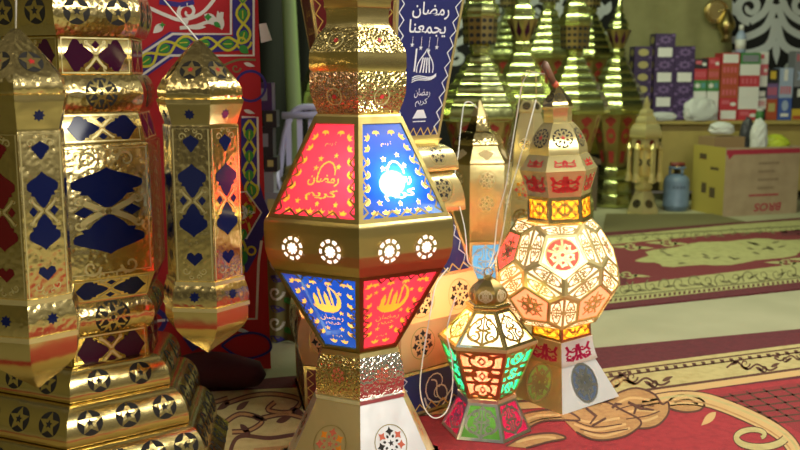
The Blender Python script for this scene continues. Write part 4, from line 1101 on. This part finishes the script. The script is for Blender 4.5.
mb = MB(); mb.lathe([(17.5 * L.m, 0), (17.5 * L.m, L.z(211) + .002)], 'brass_pale', 6, phi=L.phi, smooth=False); mb.build('base', L.root)
for k in range(6):
    t = L.phi + PI / 6 + k * PI / 3; mb = MB(); c = (15 * L.m * sin(t), -15 * L.m * cos(t)); m = L.m
    mb.lathe([(.2 * m, L.z(142)), (3 * m, L.z(148)), (2.2 * m, L.z(151)), (2.2 * m, L.z(172)), (3.4 * m, L.z(176)), (4.4 * m, L.z(181))], 'brass_pale', 6, c, smooth=False); mb.build('turret', L.root)

# ------------------------------------------------------------------ counter with its stacks
DC = 8.98
def X(px, D=DC, py=110): return at(px, py, D).x
zt = at(700, 119, DC).z
ct = thing('counter', 'mustard fronted counter table carrying the stacks of cartons', 'counter', ((X(622) + X(815)) / 2, DC, 0))
w = (X(815) - X(622)) / 2
mb = MB(); mb.box((-w, -.36, zt - .03), (w, .20, zt), 'table_mustard'); mb.build('counter_top', ct)
mb = MB(); mb.box((-w + .30, -.30, .10), (w - .02, -.27, zt - .03), 'table_mustard'); mb.build('front_panel', ct)
for sx in (-1, 1):
    for sy in (-.25, .15):
        mb = MB(); mb.box((sx * (w - .05) - .025, sy - .025, 0), (sx * (w - .05) + .025, sy + .025, zt - .03), 'wood_dark'); mb.build('leg', ct)
def carton(name, label, cat, x0, x1, yf, dep, zb, h, m, art=None, side=None, group=None):
    """one printed box, front face at yf; art/side drawn in a unit square"""
    mb = MB(); w = (x1 - x0) / 2; mb.box((-w, 0, 0), (w, dep, h), m)
    if art: stamp(mb, art, lambda u, v, l=0: Vector((u * w, -.0009 * l, h / 2 - v * h / 2)))
    if side: stamp(mb, side, lambda u, v, l=0: Vector((-w - .0009 * l, dep / 2 - u * dep / 2, h / 2 - v * h / 2)))
    o = mb.build(name, None, ((x0 + x1) / 2, yf, zb)); return tag(o, label, cat, group)
RECT = lambda x0, y0, x1, y1, m, l=1: Art().poly([(x0, y0), (x1, y0), (x1, y1), (x0, y1)], m, l)
purp = Art().star(0, 0, .75, 'box_lilac', 1, 8, .6).circle(0, 0, .28, 'box_purple', 2, 10).circle(-.8, .7, .2, 'box_lilac', 1, 8).circle(.8, -.7, .2, 'box_lilac', 1, 8)
purp_w = RECT(-.72, -.75, .72, .75, 'box_white')
purp_s = Art().circle(0, 0, .62, 'box_motif', 1, 12).circle(.9, .9, .12, 'box_lilac', 1, 6)
bw = (X(664) - X(645)); bh = .110; xs = X(645)
names = ['lowest', 'second', 'third', 'fourth', 'fifth', 'sixth', 'topmost']
for c, (cname, nrow) in enumerate((('left', 7), ('right', 6))):
    for r in range(nrow):
        lab = (c == 0 and r in (5,)) or (c == 0 and r == 3) or (c == 1 and r == 3) or (c == 0 and r == 1)
        carton('carton', 'purple carton %s, %s in the %s front column of the purple stack' % ('with a white label' if lab else 'with lilac print', names[r] if r < nrow - 1 else 'topmost', cname), 'carton',
               xs + c * (bw + .004), xs + c * (bw + .004) + bw, DC - .28, .20, zt + .001 + r * (bh + .001), bh, 'box_purple', purp_w if lab else purp, purp_s, 'purple cartons on the counter')
for r in range(6):
    carton('carton', 'purple carton with a yellow round motif, %s in the column set back at the left' % (names[r] if r < 5 else 'topmost'), 'carton',
           xs - .165, xs - .004, DC - .20, .2, zt + .001 + r * (bh + .001), bh, 'box_purple', Art().circle(0, 0, .6, 'box_motif', 1, 12).circle(.8, .8, .2, 'box_lilac', 1, 8), purp_s, 'purple cartons on the counter')
# second group: columns of red, green and white cartons; rows listed from the counter upwards
wl = RECT(-.86, -.78, .86, .78, 'box_white'); stripes = Art()
for i in range(4): stripes.add(RECT(-.8 + i * .42, -.5, -.55 + i * .42, .5, 'box_pink'))
redp = Art().add(RECT(-.8, -.6, .1, .1, 'box_pink')).circle(.5, .1, .35, 'box_white', 1, 10)
grn = Art().star(-.4, 0, .6, 'box_white', 1, 6, .5).add(RECT(.2, -.5, .8, .4, 'box_teal'))
def column(px0, px1, rows, D, dep, cname, zb=None, h=None):
    z = zt + .001 if zb is None else zb; x0, x1 = X(px0), X(px1) - .004
    for i, (m, a, desc, hh) in enumerate(rows):
        n = ('lowest', 'second', 'third', 'fourth', 'fifth', 'sixth', 'seventh')[i] if i < len(rows) - 1 else 'topmost'
        carton('carton', '%s carton, %s in the %s' % (desc, n, cname), 'carton', x0, x1, D, dep, z, hh, m, a, None, 'mixed cartons on the counter'); z += hh + .001
    return z
h = .100
column(684, 697, [('box_white', None, 'plain white', .16), ('box_white', wl, 'white labelled', h), ('box_green', grn, 'green', h), ('box_red', stripes, 'red striped', h), ('box_black', redp, 'black and red', h * .9)], DC - .26, .2, 'narrow column right of the purple stack')
column(697.5, 709, [('box_white', None, 'plain white', .16), ('box_white', wl, 'white', h), ('box_green', grn, 'green', h), ('box_orange_red', stripes, 'rust red striped', h), ('box_red', redp, 'red', h)], DC - .26, .2, 'second narrow column right of the purple stack')
column(709.5, 727, [('box_red', wl, 'red with white label', h), ('box_red', redp, 'red printed', h), ('box_orange_red', stripes, 'rust striped', h), ('box_orange_red', stripes, 'rust red striped', h), ('box_orange_red', stripes, 'rusty striped', h), ('box_red', wl, 'red and white labelled', h * 1.0)], DC - .28, .2, 'middle red column')
column(727.5, 747, [('box_red', redp, 'red printed', h), ('box_white', None, 'white', h), ('box_white', wl, 'white faced', h), ('box_red', stripes, 'red', h), ('box_white', wl, 'white fronted', h), ('box_green', RECT(-.8, -.6, .8, .6, 'box_grey'), 'green framed', h * 1.0)], DC - .28, .2, 'right red column')
column(747.5, 757, [('box_black', RECT(-.5, -.5, .6, .6, 'box_white'), 'black and white', h), ('box_white', stripes, 'white striped', h), ('box_black', RECT(-.7, -.2, .7, .8, 'box_white'), 'black', h), ('box_white', None, 'white', h), ('box_pink', redp, 'pink', h), ('box_white', redp, 'white printed', h * 1.1)], DC - .22, .18, 'column beside the right red column')
column(757.5, 769, [('box_orange_red', RECT(-.6, -.6, .6, .2, 'box_motif'), 'rust and tan', .19), ('box_lilac', stripes, 'lilac', .14), ('box_black', RECT(-.5, -.7, .5, .4, 'box_yellow'), 'black and yellow', .13)], DC - .2, .16, 'column below the white scrolls')
column(769.5, 783, [('box_blue', Art().circle(0, -.3, .5, 'box_sky', 1, 12).add(RECT(-.6, .4, .6, .7, 'box_white')), 'blue printed', .2), ('box_sky', stripes, 'pale blue', .14), ('box_sky', RECT(-.4, -.8, .2, .8, 'box_white'), 'pale blue and white', .13)], DC - .2, .16, 'blue column near the right edge')
column(783.5, 800, [('box_yellow', RECT(-.9, .2, .9, .9, 'box_orange_red'), 'yellow', .10), ('box_black', RECT(-.5, -.8, .7, -.1, 'box_white'), 'black and white chequered', .2), ('box_grey', Art().star(0, 0, .8, 'box_sky', 1, 6, .5), 'grey printed', .2), ('box_grey', stripes, 'grey striped', .12)], DC - .2, .16, 'column at the right edge')
# green jar and bottle on the counter
def lathe_thing(name, label, cat, px, D, zb, prof, m, parts=()):
    r = thing(name, label, cat, (X(px, D), D, zb)); mb = MB(); mb.lathe(prof, m, 20); mb.build('body', r)
    for pn, pp, pm in parts: mb = MB(); mb.lathe(pp, pm, 16); mb.build(pn, r)
    return r
lathe_thing('jar', 'small green jar on the counter in front of the mixed cartons', 'jar', 760, DC - .31, zt, [(.03, 0), (.035, .005), (.035, .07), (.028, .085)], 'box_green', [('lid', [(.03, .085), (.03, .105)], 'box_white')])
lathe_thing('bottle', 'slim white and blue bottle on top of the right red column', 'bottle', 737, DC - .2, zt + 6 * (h + .001) + .002, [(.04, 0), (.045, .01), (.045, .15), (.02, .2)], 'box_sky', [('label_sleeve', [(.046, .03), (.046, .12)], 'box_white'), ('cap', [(.022, .2), (.022, .25)], 'box_white')])
# crumpled bags
def bag(name, label, c, size, m, seed, cat='bag'):
    rg = random.Random(seed); bm = bmesh.new(); bmesh.ops.create_icosphere(bm, subdivisions=4, radius=1)
    ph = [(Vector((rg.uniform(-1, 1), rg.uniform(-1, 1), rg.uniform(-1, 1))) * rg.uniform(2, 7), rg.uniform(0, 6)) for _ in range(9)]
    for v in bm.verts:
        d = sum(abs(sin(v.co.dot(k) + p)) for k, p in ph) / 9; q = v.co * (.62 + .6 * d)
        v.co = Vector((q.x * size[0], q.y * size[1], max(q.z, -.72) * size[2]))
    z = min(v.co.z for v in bm.verts)
    for v in bm.verts: v.co.z -= z
    me = bpy.data.meshes.new(name); bm.to_mesh(me); bm.free(); me.materials.append(MATS[m])
    for p in me.polygons: p.use_smooth = False
    o = bpy.data.objects.new(name, me); COL.objects.link(o); o.location = c; return tag(o, label, cat)
bag('plastic_bag', 'white plastic bag slumped on the counter before the red cartons', (X(700, DC - .33), DC - .34, zt + .001), (.16, .05, .12), 'plastic_white', 3)
bag('plastic_bag', 'small whitish bag on the counter before the purple cartons', (X(662, DC - .33), DC - .34, zt + .001), (.13, .04, .045), 'plastic_white', 5)
# brass tray and jug hanging on the curtain
D2 = 9.2; p = at(717, 11, D2); tr = thing('hanging_lamp', 'brass dish lamp hanging on the khaki curtain above the red cartons', 'lamp', (p.x, D2, at(722, 44, D2).z))
mb = MB(); rr_ = 12 * mpp(D2); zc = p.z - at(722, 44, D2).z
for s, m_, rad in ((0, 'brass', 1.0), (-.012, 'brass_dull', .62)):
    mb.tube([(0, s + .02, zc), (0, s, zc)], [rr_ * rad, rr_ * rad * .97], m_, 28)
mb.tube([(rr_ * .82 * cos(t), -.012, zc + rr_ * .82 * sin(t)) for t in [2 * PI * i / 24 for i in range(25)]], .012, 'brass', 6); mb.build('dish', tr)
mb = MB(); mb.lathe([(.012, zc + .02), (.03, zc - .01), (.075, zc - .10), (.085, zc - .15), (.05, zc - .2), (.03, zc - .24), (.05, zc - .29)], 'brass_dull', 16, (.09, -.02)); mb.build('body', tr)
mb = MB(); mb.tube([(0, 0, zc), (.045, -.01, zc + .01), (.09, -.02, zc - .0)], .010, 'brass', 8); mb.build('arm', tr)

# ------------------------------------------------------------------ big carton with upside-down print
Dx = 7.75; q0, q1 = gnd(723, 217), gnd(797, 213); a0 = gnd(687, 209)
cx = thing('carton_box', 'big open cardboard carton with upside-down red lettering on the floor, right of the gas cylinder', 'box', (q0.x, q0.y, 0), None, math.atan2(q1.y - q0.y, q1.x - q0.x))
wd = (q1 - q0).length * .99; hh = at(724, 148, q0.y).z; dp = .44; t = .008
mb = MB(); mb.box((0, 0, 0), (wd, t, hh), 'cardboard')
fr = Art(); fr.poly([(.0, .03), (1, .03), (1, .10), (.0, .10)], 'ink_red', 1); fr.poly([(.02, .10), (.10, .10), (.04, .17)], 'ink_red', 1)
fr.text('BROS', .60, .885, .12, 'ink_red', 1, w=.36, rot180=True, slant=.15, bold=.02)
[fr.add(RECT(.33 + i * .031, .69, .355 + i * .031, .72, 'ink_red')) for i in range(13)]
for i, y in enumerate((.22, .34, .46, .58)): fr.add(RECT(.44, y, .72 - .05 * (i % 2), y + .035, 'ink_grey'))
for i, y in enumerate((.22, .34, .46, .58)):
    for j in range(5): fr.add(RECT(.47 + j * .045, y - .004, .478 + j * .045, y + .04, 'cardboard', 2))
fr.items = [it for it in fr.items]
stamp(mb, fr, lambda u, v, l=0: Vector((u * wd, -.0012 * l, hh * (1 - v)))); mb.build('front', cx)
mb = MB(); sd = Art().add(RECT(.2, .12, .42, .2, 'ink_dark')).add(RECT(.55, .3, .8, .34, 'ink_dark')).add(RECT(.3, .55, .45, .7, 'ink_dark')).add(RECT(.55, .6, .72, .75, 'ink_dark'))
mb.box((0, t, 0), (t, dp, hh), 'cardboard_yellow'); stamp(mb, sd, lambda u, v, l=0: Vector((-.0012 * l, dp * (1 - u), hh * (1 - v)))); mb.build('side', cx)
mb = MB(); mb.box((wd - t, t, 0), (wd, dp, hh), 'cardboard'); mb.build('side', cx)
mb = MB(); mb.box((t, dp - t, 0), (wd - t, dp, hh), 'cardboard'); mb.build('back', cx)
mb = MB(); mb.box((t, t, 0), (wd - t, dp - t, t), 'cardboard'); mb.build('bottom', cx)
mb = MB(); mb.box((t, t, hh * .86), (wd - t, dp - t, hh * .88), 'cardboard'); mb.build('inner_flap', cx)
ang = cx.rotation_euler.z
def inbox(u, v, z): 
    return (q0.x + u * cos(ang) - v * sin(ang), q0.y + u * sin(ang) + v * cos(ang), z)
zf = hh * .88 + .001
o = carton('carton', 'small brown carton lying in the open top of the big carton', 'carton', 0, .30, 0, .22, 0, .14, 'carton_brown'); o.location = inbox(.17, .19, zf); o.rotation_euler.z = ang
bag('plastic_bag', 'crumpled white bag standing in the big carton', inbox(.40, .12, zf), (.07, .06, .17), 'plastic_white', 11)
bag('plastic_bag', 'torn grey-white bag on the brown carton in the big carton', inbox(.15, .28, zf + .16), (.11, .055, .06), 'plastic_white', 12)
bag('plastic_bag', 'yellow-green plastic bag at the right of the big carton\'s open top', inbox(.58, .15, zf), (.13, .08, .09), 'plastic_yellow', 13)
bag('plastic_bag', 'black plastic bag behind the white one in the big carton', inbox(.46, .34, zf), (.07, .06, .17), 'plastic_dark', 14)

# ------------------------------------------------------------------ gas cylinder
p = gnd(679, 212); m = mpp(p.y, 190); g = thing('gas_cylinder', 'small blue-grey gas cylinder on the floor left of the big carton', 'gas cylinder', (p.x, p.y + 13 * m, 0))
mb = MB(); r = 12.8 * m; H_ = at(679, 176, p.y).z; mb.lathe([(r * .88, 0), (r * .9, .02), (r * .97, .03), (r, .05), (r, H_ * .12), (r * 1.01, H_ * .125), (r * 1.01, H_ * .15), (r, H_ * .155), (r, H_ * .8), (r * .96, H_ * .88), (r * .8, H_ * .96), (r * .45, H_ * 1.02), (r * .3, H_ * 1.03)], 'gas_blue', 28)
lab = Art(); [lab.add(RECT(-.06 + i * .03, -.012, -.04 + i * .03, .014, 'gas_ring')) for i in range(4)]; stamp(mb, lab, lambda u, v, l=0: Vector(((r + .001) * sin(u / r), -(r + .001) * cos(u / r), H_ * .68 - v)))
mb.build('tank', g)
mb = MB()
for k in range(3):
    t_ = 2 * PI * k / 3 + .5; mb.tube([(r * .55 * sin(t_), -r * .55 * cos(t_), H_ * .97), (r * .55 * sin(t_), -r * .55 * cos(t_), H_ * 1.2)], .012, 'gas_blue', 6)
mb.tube([(r * .58 * sin(t_), -r * .58 * cos(t_), H_ * 1.2) for t_ in [2 * PI * i / 24 for i in range(25)]], .012, 'gas_blue', 8); mb.build('guard_ring', g)
mb = MB(); mb.lathe([(.025, H_ * 1.02), (.025, H_ * 1.18), (.035, H_ * 1.18), (.035, H_ * 1.24), (.02, H_ * 1.26)], 'valve_brass', 14); mb.build('valve', g)
mb = MB(); mb.tube([(-.06, -.01, H_ * 1.29), (.06, 0, H_ * 1.29)], [.018, .018], 'valve_red', 10); mb.tube([(0, 0, H_ * 1.25), (0, 0, H_ * 1.29)], .012, 'valve_brass', 8); mb.build('regulator', g)

# ------------------------------------------------------------------ plastic chair in the dim middle ground
D = 5.45; p = at(319, 150, D); ch = thing('plastic_chair', 'purple-grey plastic chair with slatted back behind the central lantern', 'chair', (p.x, D, 0), None, .15)
def arc(t): return (-.235 + .47 * t, 0.23 - .05 * sin(PI * t), .44 + (at(322, 108, D).z - .44) * (1 - abs(2 * t - 1) ** 5))
mb = MB(); mb.tube([arc(i / 28) for i in range(29)], .020, 'chair_plastic', 8)
zt2 = at(322, 108, D).z
mb.tube([(-.2, .205, zt2 - .05), (0, .17, zt2 - .045), (.2, .205, zt2 - .05)], .022, 'chair_plastic', 8); mb.build('back_frame', ch)
for i in range(6):
    x = -.165 + .066 * i; mb = MB(); mb.box((x - .016, .195, .45), (x + .016, .205, zt2 - .05), 'chair_plastic'); mb.build('slat', ch)
mb = MB(); mb.box((-.24, -.22, .425), (.24, .225, .45), 'chair_plastic'); mb.build('seat', ch)
for sx in (-1, 1):
    for sy in (-1, 1):
        mb = MB(); mb.tube([(sx * .21, sy * .18, .43), (sx * .25, sy * .23, 0)], [.025, .018], 'chair_plastic', 8); mb.build('leg', ch)
for sx in (-1, 1):
    mb = MB(); mb.tube([(sx * .235, .21, .66), (sx * .26, .0, .66), (sx * .25, -.2, .63), (sx * .225, -.2, .44)], .018, 'chair_plastic', 8); mb.build('armrest', ch)
bag('sack', 'olive sack slumped on the plastic chair', (p.x - .01, D - .06, .452), (.19, .12, .14), 'cloth_olive', 21, 'sack')
# packets hung at the edge of the tent cloth
tb = thing('side_table', 'dim low table carrying the dark packets right of the tent cloth', 'table', (at(276, 225, 4.6).x, 4.65, 0)); zz = at(276, 222, 4.6).z
mb = MB(); mb.box((-.16, -.2, zz - .03), (.16, .2, zz), 'wood_dark'); mb.build('table_top', tb)
for sx in (-1, 1):
    for sy in (-1, 1): mb = MB(); mb.box((sx * .13 - .02, sy * .17 - .02, 0), (sx * .13 + .02, sy * .17 + .02, zz - .03), 'wood_dark'); mb.build('leg', tb)
z = zz
for i, (m, hgt, w, dsc) in enumerate((('box_grey', .15, .085, 'grey packet at the bottom'), ('box_grey', .10, .08, 'dark packet above the lowest one'), ('box_black', .07, .07, 'black packet in the middle'), ('box_black', .14, .08, 'black packet above the flat black one'), ('box_black', .08, .07, 'dark packet near the top'), ('box_purple', .13, .08, 'purple packet on the very top'))):
    x = at(269, 200, 4.55).x + .012 * (-1) ** i
    carton('packet', dsc + ' of the pile beside the tent cloth', 'packet', x - w * .45, x + w * .45, 4.55, .12, z, hgt, m, RECT(-.5, -.6, .4, .3, 'box_grey' if i % 2 else 'box_motif'), None, 'packets piled beside the tent cloth'); z += hgt + .001

# ------------------------------------------------------------------ white lamp cords
def cord(name, label, pts, r=.0022):
    mb = MB(); mb.tube(smooth([tuple(p) for p in pts], 6), r, 'cord_white', 6); o = mb.build(name); tag(o, label, 'cord', None); return recenter(o)
def rel(px, py, D): return tuple(at(px, py, D))
cord('lamp_cord', 'white cord looping from the domed lantern top down past the navy board', [rel(477, 108, 3.80), rel(470, 102, 3.78), rel(464, 105, 3.75), rel(461, 125, 3.7), rel(458, 155, 3.55), rel(454, 182, 3.45), rel(458, 200, 3.3), rel(464, 225, 3.1), rel(466, 240, 3.05), rel(468, 262, 3.0), rel(478, 268, 2.985), rel(486, 269, 2.985)])
cord('lamp_cord', 'white cord hanging from the bulb holder of the globe lantern', [rel(545, 74, 3.29), rel(530, 74, 3.3), rel(522, 85, 3.35), rel(517, 115, 3.4), rel(511, 150, 3.4), rel(506, 185, 3.35), rel(498, 215, 3.25), rel(494, 250, 3.1), rel(489, 266, 3.0)])
cord('lamp_cord', 'second white cord slanting from the bell lantern to behind the small crowned lantern', [rel(536, 100, 3.74), rel(528, 130, 3.66), rel(518, 165, 3.6), rel(508, 200, 3.45), rel(503, 230, 3.36), rel(496, 258, 3.12), rel(490, 268, 3.02)])
cord('lamp_cord', 'white cord drooping in a loop left of the small crowned lantern', [rel(448, 268, 2.93), rel(436, 285, 2.86), rel(430, 315, 2.8), rel(424, 350, 2.78), rel(420, 385, 2.78), rel(424, 407, 2.78), rel(434, 418, 2.78), rel(446, 412, 2.8), rel(452, 392, 2.84), rel(452, 360, 2.86), rel(447, 330, 2.88), rel(456, 296, 2.9)])

# ------------------------------------------------------------------ light
def area(name, loc, rot, size, W, col):
    l = bpy.data.lights.new(name, 'AREA'); l.shape = 'RECTANGLE'; l.size, l.size_y = size; l.energy = W; l.color = col
    o = bpy.data.objects.new(name, l); COL.objects.link(o); o.location = loc; o.rotation_euler = rot; return o
area('tube_back', (1.0, 6.6, 2.9), (R(14), 0, 0), (3.0, .3), 66, (.86, 1.0, .62))
area('tube_right', (2.0, 3.2, 2.7), (0, R(8), 0), (.3, 2.6), 70, (1.0, .98, .86))
area('softbox_front', (1.5, 0.3, 2.3), (R(46), R(10), R(12)), (1.6, .7), 56, (1.0, .97, .87))  # softbox added for broad reflections on the brass, not a known lamp
area('tube_left', (-1.6, 1.0, 2.6), (R(30), R(-18), 0), (.25, 1.6), 5, (1.0, .88, .66))
w = bpy.data.worlds.new('world'); scn.world = w; w.use_nodes = True; nt = w.node_tree; N = nt.nodes; bg = N['Background']
tc = N.new('ShaderNodeTexCoord'); nz = N.new('ShaderNodeTexNoise'); nz.inputs['Scale'].default_value = 2.6; nz.inputs['Detail'].default_value = 3
cr = N.new('ShaderNodeValToRGB'); e = cr.color_ramp.elements
e[0].position = .36; e[0].color = (.11, .10, .07, 1); e[1].position = .54; e[1].color = (.30, .27, .19, 1)
k = e.new(.66); k.color = (.9, .88, .66, 1); k = e.new(.75); k.color = (1.7, 1.55, 1.2, 1)
nt.links.new(tc.outputs['Generated'], nz.inputs['Vector']); nt.links.new(nz.outputs['Fac'], cr.inputs['Fac']); nt.links.new(cr.outputs['Color'], bg.inputs['Color'])
bg.inputs['Strength'].default_value = .34
scn.view_settings.view_transform = 'Standard'; scn.view_settings.look = 'None'; scn.view_settings.gamma = 1; scn.view_settings.use_curve_mapping = False
scn.view_settings.exposure = 0.25
